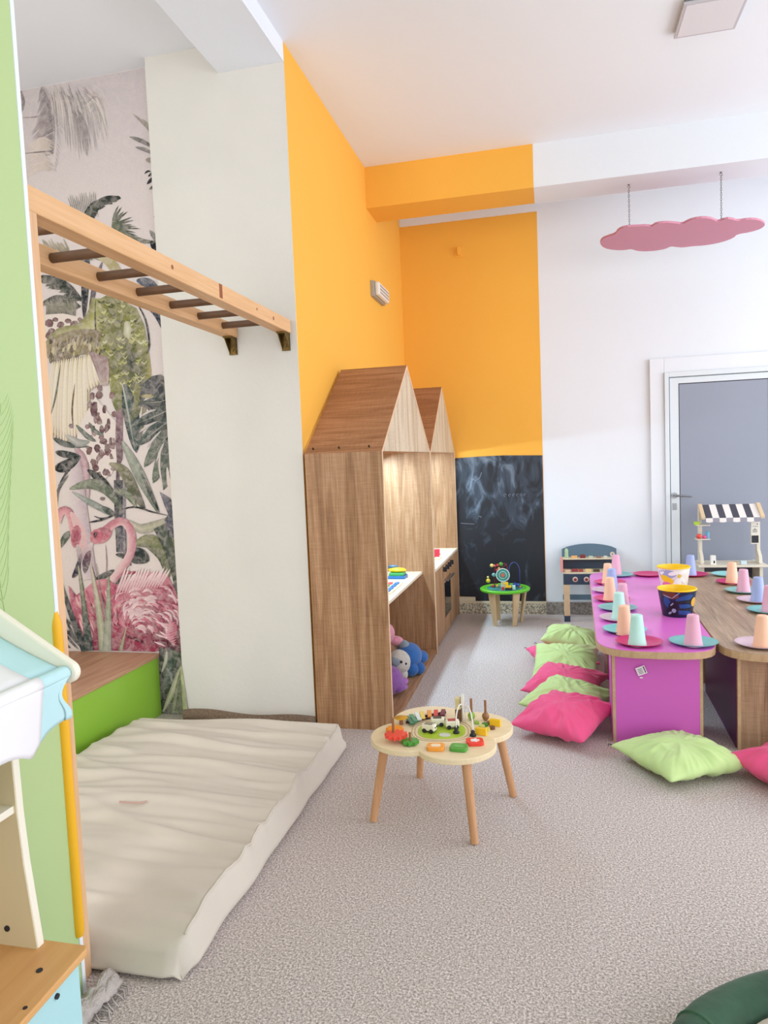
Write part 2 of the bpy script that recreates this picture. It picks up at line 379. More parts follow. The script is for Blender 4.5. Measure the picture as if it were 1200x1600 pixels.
# ---------------------------------------------------------------- wallpaper mural
def mural():
    bm = bmesh.new(); lay = bm.loops.layers.float_color.new('Col'); z_ = [0]
    YW = 3.6195
    def W(x, y, off):
        p = at(x, y, 1, 3.62); return Vector((max(min(p.x, -2.0355), -3.29), YW-off, min(max(p.z, 0.003), 3.572)))
    def poly(pts, cols):
        z_[0] += 1; off = 0.0012+z_[0]*0.000006
        vs = [bm.verts.new(W(x, y, off)) for x, y in pts]
        f = bm.faces.new(vs)
        if not isinstance(cols, list): cols = [cols]*len(pts)
        for l, c in zip(f.loops, cols): l[lay] = lin(c)
    def smooth(p, n):
        if len(p) < 3: 
            return [(p[0][0]+(p[1][0]-p[0][0])*i/n, p[0][1]+(p[1][1]-p[0][1])*i/n) for i in range(n+1)]
        out = []; m = len(p)-1
        for i in range(n+1):
            u = i/n*m; k = min(int(u), m-1); t = u-k
            P = [p[max(k-1, 0)], p[k], p[k+1], p[min(k+2, m)]]
            out.append(tuple(0.5*((2*P[1][a])+(-P[0][a]+P[2][a])*t+(2*P[0][a]-5*P[1][a]+4*P[2][a]-P[3][a])*t*t+(-P[0][a]+3*P[1][a]-3*P[2][a]+P[3][a])*t**3) for a in (0, 1)))
        return out
    def mixc(a, c, t): return tuple(a[i]*(1-t)+c[i]*t for i in range(3))
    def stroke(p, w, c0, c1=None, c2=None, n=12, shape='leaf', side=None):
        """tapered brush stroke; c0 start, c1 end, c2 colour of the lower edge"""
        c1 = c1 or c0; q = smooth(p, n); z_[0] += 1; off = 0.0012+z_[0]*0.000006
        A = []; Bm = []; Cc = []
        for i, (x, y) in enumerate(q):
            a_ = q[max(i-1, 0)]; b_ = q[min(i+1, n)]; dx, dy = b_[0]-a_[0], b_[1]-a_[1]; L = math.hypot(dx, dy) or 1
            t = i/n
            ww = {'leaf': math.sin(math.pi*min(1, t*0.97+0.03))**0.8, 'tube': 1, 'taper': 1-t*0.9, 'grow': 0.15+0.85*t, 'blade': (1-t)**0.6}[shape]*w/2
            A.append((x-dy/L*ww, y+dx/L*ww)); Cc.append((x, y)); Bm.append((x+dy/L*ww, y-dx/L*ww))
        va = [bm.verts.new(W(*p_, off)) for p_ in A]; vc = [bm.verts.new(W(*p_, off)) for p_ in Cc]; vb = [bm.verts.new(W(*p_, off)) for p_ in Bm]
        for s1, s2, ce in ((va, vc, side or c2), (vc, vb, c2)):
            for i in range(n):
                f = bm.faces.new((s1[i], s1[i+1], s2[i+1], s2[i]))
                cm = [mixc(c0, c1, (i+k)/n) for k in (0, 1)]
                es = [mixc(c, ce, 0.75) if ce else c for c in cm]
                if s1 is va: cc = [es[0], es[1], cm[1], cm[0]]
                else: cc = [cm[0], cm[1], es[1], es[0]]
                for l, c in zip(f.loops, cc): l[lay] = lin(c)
    def blob(cx, cy, rx, ry, c, c2=None, rot=0, n=14, jag=0.0):
        z_[0] += 1; off = 0.0012+z_[0]*0.000006
        ct = bm.verts.new(W(cx, cy, off)); ring = []
        for i in range(n):
            t = 2*math.pi*i/n; r = 1+rnd.uniform(-jag, jag)
            x = rx*math.cos(t)*r; y = ry*math.sin(t)*r
            ring.append(bm.verts.new(W(cx+x*math.cos(rot)-y*math.sin(rot), cy+x*math.sin(rot)+y*math.cos(rot), off)))
        for i in range(n):
            f = bm.faces.new((ct, ring[i], ring[(i+1) % n]))
            for l, c_ in zip(f.loops, (c, c2 or c, c2 or c)): l[lay] = lin(c_)
    U = rnd.uniform
    def jit(c, a=12):
        d = U(-a, a); return tuple(max(0, min(255, v+d+U(-3, 3))) for v in c)
    # ground
    gx = [-60, 60, 170, 310]; gy = [60, 330, 640, 900, 1180]
    z_[0] = 0
    gc = [(198, 188, 189), (216, 205, 203), (222, 212, 208), (224, 212, 206), (220, 208, 200)]
    grid = [[bm.verts.new(W(x, y, 0.0005)) for x in gx] for y in gy]
    for j in range(4):
        for i in range(3):
            f = bm.faces.new((grid[j][i], grid[j][i+1], grid[j+1][i+1], grid[j+1][i]))
            for l, c in zip(f.loops, (gc[j], gc[j], gc[j+1], gc[j+1])): l[lay] = lin(c)
    G1, G2 = (128, 118, 120), (176, 164, 164)
    def frond(mid, L, ang0, ang1, c0, c1, n=26, w=3, side=1, wmid=3, l0=0.4, droop=0.0):
        q = smooth(mid, n)
        stroke(mid, wmid, c0, c1, shape='taper')
        for i in range(1, n+1):
            x, y = q[i]; a_ = q[i-1]; th = math.atan2(y-a_[1], x-a_[0]); t = i/n
            a2 = th+side*R(ang0+(ang1-ang0)*t)+U(-0.08, 0.08); l = L*(l0+(1-l0)*math.sin(math.pi*min(t+0.08, 1)))*U(0.8, 1.1)
            e = (x+math.cos(a2)*l, y+math.sin(a2)*l+droop*l); m_ = (x+math.cos(a2)*l*0.5, y+math.sin(a2)*l*0.5-droop*l*0.15)
            stroke([(x, y), m_, e], w*U(0.7, 1.2), jit(c0), jit(c1), n=5)
    # pale fronds, top left
    frond([(66, 132), (80, 165), (86, 200), (84, 240)], 46, 38, 72, G1, G2, n=46, w=3.2, side=1, wmid=3)
    frond([(66, 132), (84, 170), (90, 215), (86, 262)], 20, 20, 30, (170, 160, 160), (205, 195, 193), n=22, w=2, side=-1)
    for k in range(26):
        y = U(228, 275); stroke([(86-k*0.4, y-6), (66, y-12+U(-4, 4)), (42, y+U(-6, 10))], 3.5, (190, 176, 168), (220, 206, 196), n=5)
    stroke([(38, 240), (60, 238), (84, 236)], 2, (120, 110, 112)); stroke([(34, 184), (60, 182), (82, 170)], 2, (150, 140, 140))
    stroke([(33, 142), (37, 160), (33, 178)], 5, (120, 108, 112), (150, 140, 142))
    for k in range(120):
        t = U(0, 1); x0 = 76+t*58; y0 = 134-t*8+U(0, 16); ln = (30+72*math.sin(math.pi*(0.1+0.7*t)))*U(0.45, 1.1); dx = 4+34*t
        c = jit((150, 142, 140) if U(0, 1) < 0.6 else (196, 186, 180), 16)
        x0 += U(0, 10)
        stroke([(x0, y0+U(0, 40)*t), (x0+dx*0.5, y0+ln*0.4), (x0+dx*0.85, y0+ln)], U(1.0, 2.6), c, mixc(c, (215, 205, 202), 0.5), n=6)
    for k in range(14):
        x0 = 126+U(0, 14); stroke([(x0-14, 165+U(0, 20)), (x0-4, 195), (x0+2, 215+U(0, 32))], 2, (128, 120, 120), (160, 150, 150), n=5)
    # right edge fronds
    for (x0, y0, x1, y1, w_, c) in ((208, 178, 241, 212, 4, (150, 142, 138)), (222, 186, 242, 216, 7, (158, 152, 138)), (203, 214, 242, 232, 7, (130, 124, 124)), (212, 230, 243, 243, 6, (140, 134, 130)), (228, 250, 245, 256, 9, (156, 150, 138)), (226, 272, 236, 268, 3, (50, 52, 52)), (232, 276, 246, 270, 5, (60, 62, 60)), (230, 288, 247, 276, 6, (52, 54, 56)), (234, 296, 247, 292, 5, (60, 62, 62)), (236, 190, 244, 205, 5, (120, 115, 112)), (241, 340, 250, 330, 4, (70, 74, 70)), (234, 360, 250, 385, 8, (120, 120, 112)), (240, 372, 254, 376, 5, (90, 94, 88))):
        stroke([(x0, y0), ((x0+x1)/2, (y0+y1)/2-2), (x1, y1)], w_, jit(c), mixc(c, (40, 40, 40), 0.2), n=6)
    # dark palm crown above the ladder
    for k in range(15):
        t = k/14; x = 108+t*40; stroke([(x+6, 334+t*6), (x+2, 318-t*4), (x-2+t*4, 306+U(-4, 4)-t*6)], 1.6, (110, 108, 100), (160, 156, 150), n=4)
    frond([(134, 350), (140, 330), (152, 316), (180, 308)], 26, 50, 30, (38, 44, 42), (62, 68, 62), n=26, w=6, side=1, wmid=16)
    stroke([(130, 346), (146, 326), (166, 312), (186, 308)], 12, (86, 92, 76), (34, 40, 40))
    for k in range(16):
        a_ = R(-78+k*7.5); l = U(30, 46); stroke([(174, 366), (174+math.cos(a_)*l*0.5, 362+math.sin(a_)*l*0.55), (176+math.cos(a_)*l, 366+math.sin(a_)*l)], 3.2, (112, 118, 92), (70, 76, 70), n=5)
    for k in range(10): stroke([(190+k*4, 362+k*2), (206+k*4, 370+k), (222+k*3, 384-k)], 3, jit((128, 128, 112)), (90, 92, 84), n=5)
    stroke([(236, 378), (246, 388), (253, 394)], 14, (34, 38, 40))
    # crowns between and under the rungs
    for k in range(28):
        x = U(66, 100); stroke([(x, 372+U(0, 20)), (x+8, 392), (x+U(10, 26), 414+U(-6, 8))], 3, jit((176, 166, 140), 20), (120, 112, 96), n=5)
    frond([(96, 430), (118, 402), (140, 392), (160, 398)], 26, 60, 50, (70, 74, 66), (140, 138, 122), n=22, w=4, side=1, wmid=5)
    frond([(128, 470), (110, 446), (90, 434), (70, 430)], 30, 60, 40, (44, 50, 48), (96, 100, 88), n=26, w=4.4, side=-1, wmid=5)
    frond([(126, 480), (108, 466), (88, 462), (70, 470)], 24, 70, 50, (60, 64, 58), (120, 120, 104), n=22, w=4, side=-1, wmid=4)
    for k in range(18): stroke([(72+k*2.6, 470+U(-4, 4)), (74+k*2.6, 484), (73+k*2.6, 498)], 2.6, jit((150, 146, 128)), jit((110, 106, 96)), n=4)
    stroke([(138, 395), (134, 440), (132, 500)], 12, (52, 58, 62), (34, 38, 44)); stroke([(160, 410), (148, 450), (140, 498)], 8, (96, 84, 98), (60, 56, 66))
    stroke([(150, 400), (170, 408), (186, 430), (190, 450)], 16, (190, 176, 130), (150, 140, 104)); 
    stroke([(214, 438), (240, 452), (262, 520)], 18, (70, 84, 100), (46, 54, 70)); stroke([(222, 470), (246, 490), (258, 520)], 12, (56, 66, 88), (38, 44, 58))
    # giraffe neck band
    poly([(70, 492), (100, 490), (126, 496), (124, 514), (92, 520), (72, 540)], (226, 214, 204))
    for (x, y, rx, ry) in ((78, 505, 6, 6), (88, 500, 5, 4), (96, 507, 6, 6), (107, 501, 6, 4), (117, 506, 6, 5), (82, 517, 7, 5), (76, 524, 4, 5), (125, 500, 4, 4)):
        blob(x, y, rx, ry, (132, 98, 98), (104, 74, 76), n=7, jag=0.25)
    # parrot: neck, body, wing
    stroke([(78, 548), (96, 524), (124, 518), (146, 498), (156, 468)], 24, (190, 182, 140), (164, 162, 96), (120, 118, 78), side=(206, 200, 160), shape='tube')
    body = [(152, 470), (166, 462), (190, 468), (214, 482), (226, 508), (232, 540), (237, 580), (236, 598), (222, 606), (210, 632), (196, 648), (184, 632), (172, 602), (162, 566), (152, 534), (150, 500)]
    poly(body, [(150, 152, 96), (126, 126, 78), (150, 152, 104), (140, 140, 92), (120, 124, 82), (136, 136, 80), (176, 168, 90), (160, 150, 84), (90, 94, 80), (104, 110, 86), (110, 116, 84), (120, 122, 80), (134, 134, 80), (140, 140, 82), (160, 156, 96), (170, 166, 108)])
    for k in range(230):
        y = U(468, 630); x0_ = 152+max(0, (y-560))*0.36; x1_ = min(232, 196+(y-460)*0.6) if y < 530 else 236-max(0, y-590)*0.7
        x = U(x0_+3, max(x0_+6, x1_-4)); r = U(3, 6)
        c = [(96, 98, 58), (190, 188, 132), (168, 166, 104), (196, 194, 156), (82, 84, 60), (146, 146, 80)][int(U(0, 6))]
        stroke([(x-r, y+U(-2, 1)), (x, y+r*0.7), (x+r, y-U(0, 3))], U(1.4, 3.6), jit(c), jit(c), n=4)
    blob(200, 516, 7, 14, (216, 214, 196), (170, 168, 126), jag=0.2); blob(206, 566, 8, 18, (54, 60, 62), (104, 106, 78), jag=0.2); blob(178, 575, 7, 12, (88, 92, 64), (130, 132, 80), jag=0.2)
    stroke([(212, 470), (228, 500), (234, 540), (228, 556)], 3, (50, 52, 50)); stroke([(150, 470), (150, 510), (158, 560), (168, 602)], 2.4, (70, 70, 56))
    stroke([(178, 590), (186, 622), (190, 650)], 22, (148, 146, 88), (96, 104, 70)); stroke([(196, 600), (206, 650), (214, 708)], 24, (92, 106, 96), (60, 80, 80), (42, 52, 56)); stroke([(214, 596), (214, 640), (200, 660)], 12, (140, 136, 84), (84, 92, 80))
    stroke([(192, 600), (200, 640), (212, 706)], 3, (196, 200, 186), (120, 130, 120)); stroke([(224, 600), (226, 640), (216, 704)], 6, (170, 158, 90), (60, 72, 70))
    # wing coverts
    stroke([(76, 560), (104, 540), (134, 534), (156, 538)], 40, (160, 148, 118), (128, 116, 92), shape='tube')
    for k in range(90):
        x = U(78, 158); y = 524+U(0, 36)-abs(x-118)*0.05; c = [(110, 98, 80), (196, 186, 150), (150, 142, 96), (176, 160, 140), (90, 80, 70)][int(U(0, 5))]
        stroke([(x, y), (x-1+U(-2, 2), y+6), (x-3+U(-2, 4), y+12)], U(2, 5), jit(c), jit(c), n=4)
    for k in range(6): blob(80+k*3.4, 562+U(-2, 2), 2.2, 5, (170, 158, 128), (84, 72, 64))
    # long primaries
    for k in range(20):
        t = k/19; x0 = 84+t*66; y0 = 566-t*14; x1 = 80+t*78-6*(1-t); y1 = 700-abs(t-0.35)*60-(60 if t > 0.75 else 0)
        cs = [(222, 208, 184), (206, 190, 150), (232, 222, 206), (190, 176, 128)][k % 4]
        stroke([(x0, y0), ((x0+x1)/2+2, (y0+y1)/2), (x1, y1)], 11, cs, jit((214, 198, 176)), (150, 132, 100), n=8, side=(236, 228, 214))
        stroke([(x0+2, y0), ((x0+x1)/2+4, (y0+y1)/2), (x1+1, y1-4)], 1.3, (112, 98, 70), (140, 120, 90), n=6)
    for k in range(10): stroke([(140+k*3, 548+k), (152+k*2, 575), (160+k, 604)], 5, jit((160, 132, 130)), jit((204, 188, 176)), (120, 94, 100), n=6)
    stroke([(118, 600), (114, 640), (116, 672)], 3, (112, 92, 70)); stroke([(96, 570), (88, 620), (80, 650)], 3, (106, 104, 82))
    # giraffe body
    poly([(128, 660), (150, 620), (166, 640), (190, 668), (194, 700), (176, 740), (158, 752), (138, 720), (120, 690)], (226, 214, 208))
    for k in range(42):
        x = U(112, 188); y = U(604, 748)
        if x < 140 and y < 640 or (x > 176 and y < 640): continue
        blob(x, y, U(2.4, 5.6), U(4, 8), jit((150, 120, 118)), jit((112, 84, 86)), rot=U(-0.5, 0.5), n=7, jag=0.25)
    for (x, y, rx, ry) in ((148, 640, 6, 14), (164, 640, 3, 7), (171, 662, 3, 9), (160, 672, 4, 7), (153, 700, 5, 7), (168, 700, 4, 8), (151, 732, 5, 5), (165, 738, 4, 6), (164, 690, 5, 5), (174, 690, 3, 7)):
        blob(x, y, rx, ry, (116, 84, 88), (84, 58, 62), n=8, jag=0.2)
    for k in range(5): stroke([(184+k*2, 640), (183+k*2, 680), (184+k*2, 720)], 3, jit((150, 120, 128)), jit((100, 74, 84)))
    # monstera
    poly([(222, 602), (238, 588), (252, 585), (264, 594), (268, 640), (272, 700), (276, 762), (262, 700), (240, 650), (218, 622)], [(70, 74, 76), (84, 88, 90), (78, 80, 82), (56, 58, 62), (44, 48, 52), (50, 56, 58), (60, 68, 64), (60, 68, 66), (54, 60, 62), (62, 66, 70)])
    DG = (44, 52, 54); MG = (92, 106, 96)
    for (x1, y1, w_, c1) in ((216, 632, 20, (78, 82, 84)), (212, 664, 20, (70, 82, 80)), (216, 696, 20, (84, 98, 92)), (226, 730, 22, (110, 122, 104)), (240, 755, 24, (120, 130, 108)), (256, 766, 22, (104, 116, 100)), (272, 790, 18, (92, 104, 92))):
        stroke([(268, 620+(y1-632)*0.55), ((268+x1)/2+6, (622+y1)/2+(y1-632)*0.14), (x1, y1)], w_, DG, c1, (58, 66, 66), side=MG)
        stroke([(266, 622+(y1-632)*0.55), ((268+x1)/2+8, (624+y1)/2+(y1-632)*0.14), (x1+3, y1-2)], 1.4, (150, 156, 146), (130, 136, 124))
    for (x0, y0, x1, y1) in ((226, 626, 242, 620), (222, 650, 246, 640), (218, 676, 248, 658), (230, 700, 254, 672), (246, 720, 258, 690)):
        stroke([(x0, y0), ((x0+x1)/2, (y0+y1)/2-2), (x1, y1)], 3.5, (214, 204, 200), (180, 176, 172), n=5)
    blob(231, 619, 10, 3.2, (176, 168, 110), (140, 132, 90), rot=-0.05)
    stroke([(252, 700), (250, 730), (256, 765)], 3, (206, 196, 192)); stroke([(262, 730), (266, 760), (274, 790)], 6, (226, 214, 206))
    # pale bamboo trunks, dark trunk
    stroke([(116, 716), (126, 790), (142, 905)], 22, (206, 190, 194), (204, 186, 192), (170, 152, 160), shape='tube', side=(222, 210, 208))
    stroke([(118, 700), (132, 720), (140, 780)], 12, (190, 150, 158), (206, 180, 184), (150, 120, 130)); 
    stroke([(186, 664), (186, 720), (183, 790), (186, 860)], 5, (110, 80, 90), (70, 66, 74), shape='tube')
    stroke([(186, 750), (187, 800), (190, 862)], 14, (56, 64, 70), (90, 92, 100), (38, 42, 48), shape='tube'); stroke([(195, 750), (195, 810), (196, 866)], 4, (140, 134, 140), (120, 118, 124), shape='tube')
    for k in range(4): stroke([(184+k*4, 800), (185+k*4, 840), (186+k*4, 866)], 2.2, (60, 64, 76), (110, 104, 114))
    # bamboo leaves
    for pts, w_, a_, c_ in (
        ([(84, 684), (104, 694), (140, 698)], 9, (60, 72, 70), (110, 120, 110)), ([(88, 706), (104, 710), (126, 712)], 11, (36, 44, 46), (66, 76, 76)), ([(86, 732), (104, 728), (128, 712)], 18, (30, 38, 40), (54, 64, 64)),
        ([(104, 680), (124, 692), (142, 690)], 12, (206, 200, 196), (150, 156, 148)), ([(120, 664), (138, 682), (152, 690)], 8, (120, 132, 122), (84, 92, 88)), ([(140, 660), (150, 674), (164, 680)], 7, (92, 100, 92), (130, 138, 126)),
        ([(90, 792), (92, 766), (108, 742)], 4, (78, 84, 84), (110, 112, 110)), ([(92, 760), (104, 740), (112, 734)], 3, (50, 54, 58), (60, 64, 68)),
        ([(138, 734), (156, 748), (174, 770), (192, 784)], 15, (34, 42, 44), (86, 98, 86)), ([(110, 764), (142, 756), (168, 766), (192, 798)], 17, (150, 156, 132), (70, 84, 72)), ([(114, 768), (140, 784), (170, 800), (180, 806)], 10, (176, 184, 176), (92, 106, 96)),
        ([(172, 724), (194, 736), (212, 770), (228, 798)], 17, (150, 146, 106), (52, 60, 54)), ([(192, 690), (210, 724), (228, 760), (250, 804)], 17, (184, 190, 174), (96, 108, 92)), ([(222, 740), (236, 770), (250, 800)], 6, (90, 100, 88), (30, 36, 36)),
        ([(180, 800), (210, 792), (240, 800), (266, 806)], 3, (46, 48, 52), (40, 42, 44)), ([(198, 812), (220, 826), (246, 820), (266, 808)], 16, (206, 198, 180), (160, 160, 128)), ([(178, 766), (200, 772), (214, 792)], 12, (104, 116, 96), (150, 156, 128)),
        ([(160, 792), (170, 798), (182, 806)], 9, (92, 110, 100), (44, 52, 52)), ([(140, 816), (160, 812), (186, 802)], 3.5, (44, 46, 52), (40, 40, 44)), ([(148, 806), (160, 810), (176, 806)], 2.5, (44, 46, 52), (40, 40, 44)),
        ([(94, 856), (104, 838), (112, 830)], 10, (92, 104, 92), (120, 130, 116))):
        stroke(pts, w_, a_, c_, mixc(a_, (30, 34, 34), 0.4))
    blob(161, 779, 4, 3, (90, 72, 76), (120, 100, 104))
    # butterfly
    poly([(250, 768), (266, 778), (276, 796), (280, 830), (272, 842), (262, 830), (258, 812), (264, 804), (258, 790)], [(120, 120, 130), (70, 74, 90), (46, 50, 64), (36, 40, 52), (50, 54, 66), (110, 112, 124), (70, 74, 88), (40, 44, 54), (84, 88, 104)])
    for k in range(9): stroke([(278, 806), (268, 802+k*3), (258+k*1.5, 782+k*7)], 1.2, (26, 28, 38), (130, 134, 146), n=5)
    # olive leaves and right trunk
    stroke([(212, 850), (236, 846), (258, 868), (264, 905)], 26, (150, 150, 110), (86, 96, 66), (110, 112, 74), side=(66, 74, 54)); stroke([(196, 868), (216, 868), (234, 876)], 26, (40, 50, 50), (54, 64, 60)); stroke([(182, 866), (196, 870), (206, 884)], 8, (40, 48, 48))
    stroke([(250, 822), (268, 860), (280, 900), (288, 950)], 20, (84, 94, 84), (108, 116, 92), (52, 60, 56), shape='tube'); stroke([(272, 912), (280, 930), (290, 990)], 20, (60, 74, 74), (50, 62, 62), shape='tube')
    stroke([(270, 840), (282, 880), (284, 905)], 6, (128, 130, 90), (90, 96, 70))
    for pts in ([(150, 905), (166, 898), (180, 890)], [(178, 912), (190, 904), (198, 896)], [(184, 920), (192, 908), (196, 902)]): stroke(pts, 9, (50, 56, 56), (90, 96, 90))
    # left flamingo
    PK, PD, PL = (196, 118, 130), (138, 58, 82), (228, 178, 180)
    stroke([(90, 816), (96, 800), (106, 798), (114, 812), (118, 836), (122, 852)], 13, (222, 160, 164), PK, (150, 80, 98), side=PL, shape='tube')
    stroke([(112, 800), (122, 820), (130, 846), (128, 868)], 15, (218, 186, 184), (210, 170, 172), PL); blob(120, 838, 8, 18, (150, 62, 86), (186, 104, 120), rot=0.1)
    stroke([(122, 850), (126, 866), (126, 884)], 9, (206, 190, 188), (112, 96, 108)); stroke([(126, 872), (122, 890), (114, 903)], 9, (64, 62, 74), (52, 52, 64))
    # right flamingo
    stroke([(158, 836), (176, 820), (192, 814), (204, 826), (208, 850), (202, 872), (188, 892), (176, 908)], 13, (190, 104, 120), (222, 188, 188), (168, 100, 116), side=(230, 200, 200), shape='tube')
    stroke([(146, 846), (160, 836), (176, 830)], 24, (184, 96, 112), (176, 92, 110), (146, 66, 88), side=(206, 136, 146)); blob(151, 838, 9, 12, (178, 84, 104), (196, 112, 126), rot=0.3)
    blob(150, 835, 3, 5, (60, 36, 48), (96, 50, 66), rot=0.3)
    stroke([(146, 848), (136, 862), (132, 874)], 11, (218, 204, 202), (170, 140, 148)); stroke([(142, 860), (136, 878), (134, 896)], 12, (118, 82, 96), (58, 52, 64))
    stroke([(166, 850), (168, 880), (166, 900)], 1.6, (150, 120, 130)); stroke([(146, 885), (150, 900), (154, 912)], 1.6, (90, 70, 80))
    # left body
    poly([(108, 914), (120, 930), (136, 918), (150, 906), (166, 904), (184, 914), (178, 960), (178, 1016), (132, 1016), (124, 980), (112, 946)], [(206, 130, 146), PD, (204, 130, 142), (216, 150, 158), (206, 120, 136), (180, 84, 108), (190, 100, 120), (140, 50, 76), (130, 46, 72), PD, (196, 110, 130)])
    for k in range(60):
        x = U(116, 178); y = U(920, 1000); c = [PK, PD, PL, (176, 80, 104)][int(U(0, 4))]
        stroke([(x, y), (x+3, y+9), (x+7, y+20)], U(2, 4), jit(c), jit(c), n=4)
    # right body with ruffled feathers
    poly([(176, 1016), (176, 960), (184, 924), (204, 902), (232, 893), (262, 896), (276, 924), (284, 958), (286, 1000), (286, 1030), (268, 1012), (244, 1018)], [PD, (170, 76, 100), (190, 100, 120), (206, 140, 150), (214, 150, 160), PK, (180, 90, 112), PD, (120, 40, 64), (70, 30, 50), (104, 38, 58), (150, 56, 80)])
    for k in range(360):
        a_ = R(U(-172, 12)); r = U(6, 92)*(0.8 if a_ < R(-110) else 1); cx, cy = 204, 984
        x = cx+math.cos(a_)*r; y = cy+math.sin(a_)*r*0.96
        if y > 1008 or x > 284 or x < 178 or y < 896: continue
        c = [PK, PD, (240, 214, 216), (222, 160, 170), (160, 62, 90), (206, 124, 140)][int(U(0, 6))]
        if math.hypot(x-214, y-945) < 26 and U(0, 1) < 0.7: c = (238, 214, 214)
        if y > 985: c = mixc(c, (110, 30, 56), 0.7)
        ta = a_+R(18)+R(50)*(r/92); l = U(10, 24)
        stroke([(x, y), (x+math.cos(ta)*l*0.5, y+math.sin(ta)*l*0.5), (x+math.cos(ta+R(28))*l, y+math.sin(ta+R(28))*l)], U(2, 5), jit(c), mixc(jit(c), PD, 0.3), n=5)
    for k in range(16):
        x = 186+k*4.6; stroke([(x-4, 930-k*0.9), (x+4, 910-k*0.5), (x+13, 888+U(-6, 8))], 3.6, (214, 160, 168), (240, 226, 224), n=5)
    for k in range(10): stroke([(246+U(-4, 30), 970+k*4), (262, 976+k*4), (278, 970+k*4)], 4, (240, 224, 224), (200, 110, 130), n=5)
    stroke([(246, 996), (262, 1004), (276, 1020)], 10, (120, 36, 60), (60, 28, 44)); stroke([(196, 992), (214, 998), (230, 1006)], 6, (110, 40, 60), (90, 30, 50))
    # blades in front
    for pts, w_, a_, c_ in (([(96, 906), (106, 940), (124, 990), (136, 1016)], 15, (52, 62, 66), (46, 60, 60)), ([(124, 884), (132, 940), (140, 1016)], 13, (206, 204, 168), (60, 74, 66)), ([(143, 880), (154, 940), (164, 1016)], 15, (214, 198, 180), (176, 184, 150)), ([(171, 900), (171, 950), (168, 1016)], 15, (150, 158, 118), (170, 176, 158)),
        ([(133, 955), (138, 980), (140, 1016)], 16, (84, 106, 94), (52, 66, 62)), ([(199, 980), (194, 1000), (190, 1016)], 7, (196, 190, 150), (160, 160, 130)), ([(152, 880), (160, 930), (168, 970)], 3, (110, 112, 96), (150, 154, 130))):
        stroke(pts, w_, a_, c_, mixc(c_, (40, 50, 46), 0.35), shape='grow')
    for (x0, y0, x1, y1) in ((98, 975, 132, 1014), (100, 985, 124, 1014), (98, 960, 118, 978), (97, 992, 114, 982), (100, 1000, 112, 1012), (104, 966, 120, 1000)):
        stroke([(x0, y0), ((x0+x1)/2, (y0+y1)/2+2), (x1, y1)], 3.4, (48, 54, 58), (70, 76, 78))
    # lower right corner foliage
    poly([(250, 1010), (288, 1020), (292, 1116), (252, 1116)], [(34, 38, 42), (96, 108, 84), (120, 128, 98), (32, 36, 40)])
    for (x0, y0, x1, y1, w_, c) in ((270, 1012, 258, 1080, 12, (70, 90, 78)), (282, 1020, 262, 1100, 9, (54, 66, 62)), (262, 1044, 270, 1064, 6, (150, 150, 150)), (284, 1040, 256, 1112, 10, (196, 192, 156)), (290, 1030, 270, 1116, 12, (150, 156, 116)), (262, 1016, 254, 1050, 6, (200, 196, 176)), (284, 1060, 276, 1116, 9, (104, 112, 84))):
        stroke([(x0, y0), ((x0+x1)/2+2, (y0+y1)/2), (x1, y1)], w_, jit(c), jit(c), mixc(c, (40, 46, 44), 0.5))
    me = bpy.data.meshes.new('wallpaper'); bm.to_mesh(me); bm.free()
    o = bpy.data.objects.new('wallpaper', me); C.objects.link(o)
    m = bpy.data.materials.new('printed_paper'); m.use_nodes = True; nt = m.node_tree; b = nt.nodes['Principled BSDF']; b.inputs['Roughness'].default_value = 0.8
    b.inputs['Specular IOR Level'].default_value = 0.2
    a_ = nd(nt, 'ShaderNodeVertexColor'); a_.layer_name = 'Col'
    tc = nd(nt, 'ShaderNodeTexCoord'); mp = nd(nt, 'ShaderNodeMapping'); mp.inputs['Scale'].default_value = (40, 40, 160); nt.links.new(tc.outputs['Object'], mp.inputs[0])
    n = nd(nt, 'ShaderNodeTexNoise'); n.inputs['Scale'].default_value = 1.5; nt.links.new(mp.outputs[0], n.inputs['Vector'])
    r = nd(nt, 'ShaderNodeMapRange'); r.inputs[3].default_value = 0.88; r.inputs[4].default_value = 1.06; nt.links.new(n.outputs['Fac'], r.inputs[0])
    n2 = nd(nt, 'ShaderNodeTexNoise'); n2.inputs['Scale'].default_value = 26; n2.inputs['Detail'].default_value = 7; n2.inputs['Roughness'].default_value = 0.65; n2.inputs['Distortion'].default_value = 0.8
    nt.links.new(tc.outputs['Object'], n2.inputs['Vector'])
    r2 = nd(nt, 'ShaderNodeMapRange'); r2.inputs[1].default_value = 0.42; r2.inputs[2].default_value = 0.68; r2.inputs[3].default_value = 0; r2.inputs[4].default_value = 0.42; nt.links.new(n2.outputs['Fac'], r2.inputs[0])
    pm2 = nd(nt, 'ShaderNodeMix', data_type='RGBA'); nt.links.new(r2.outputs[0], pm2.inputs[0]); nt.links.new(a_.outputs['Color'], pm2.inputs[6]); pm2.inputs[7].default_value = lin((220, 208, 202))
    mx = nd(nt, 'ShaderNodeVectorMath', operation='SCALE'); nt.links.new(pm2.outputs[2], mx.inputs[0]); nt.links.new(r.outputs[0], mx.inputs['Scale'])
    nt.links.new(mx.outputs[0], b.inputs['Base Color'])
    me.materials.append(m)
    tag(o, 'tropical mural wallpaper with flamingos, parrot, giraffe and palm leaves on the alcove wall', 'wallpaper')
mural()
b = B()
def flap(u, v):
    z = 0.30*(1-v); x = -2.045+u*(0.012+0.03*v); return (x, 3.537-0.012*math.sin(math.pi*u*0.5)*v-0.0005, z+0.002)
b.grid(flap, 5, 8); 
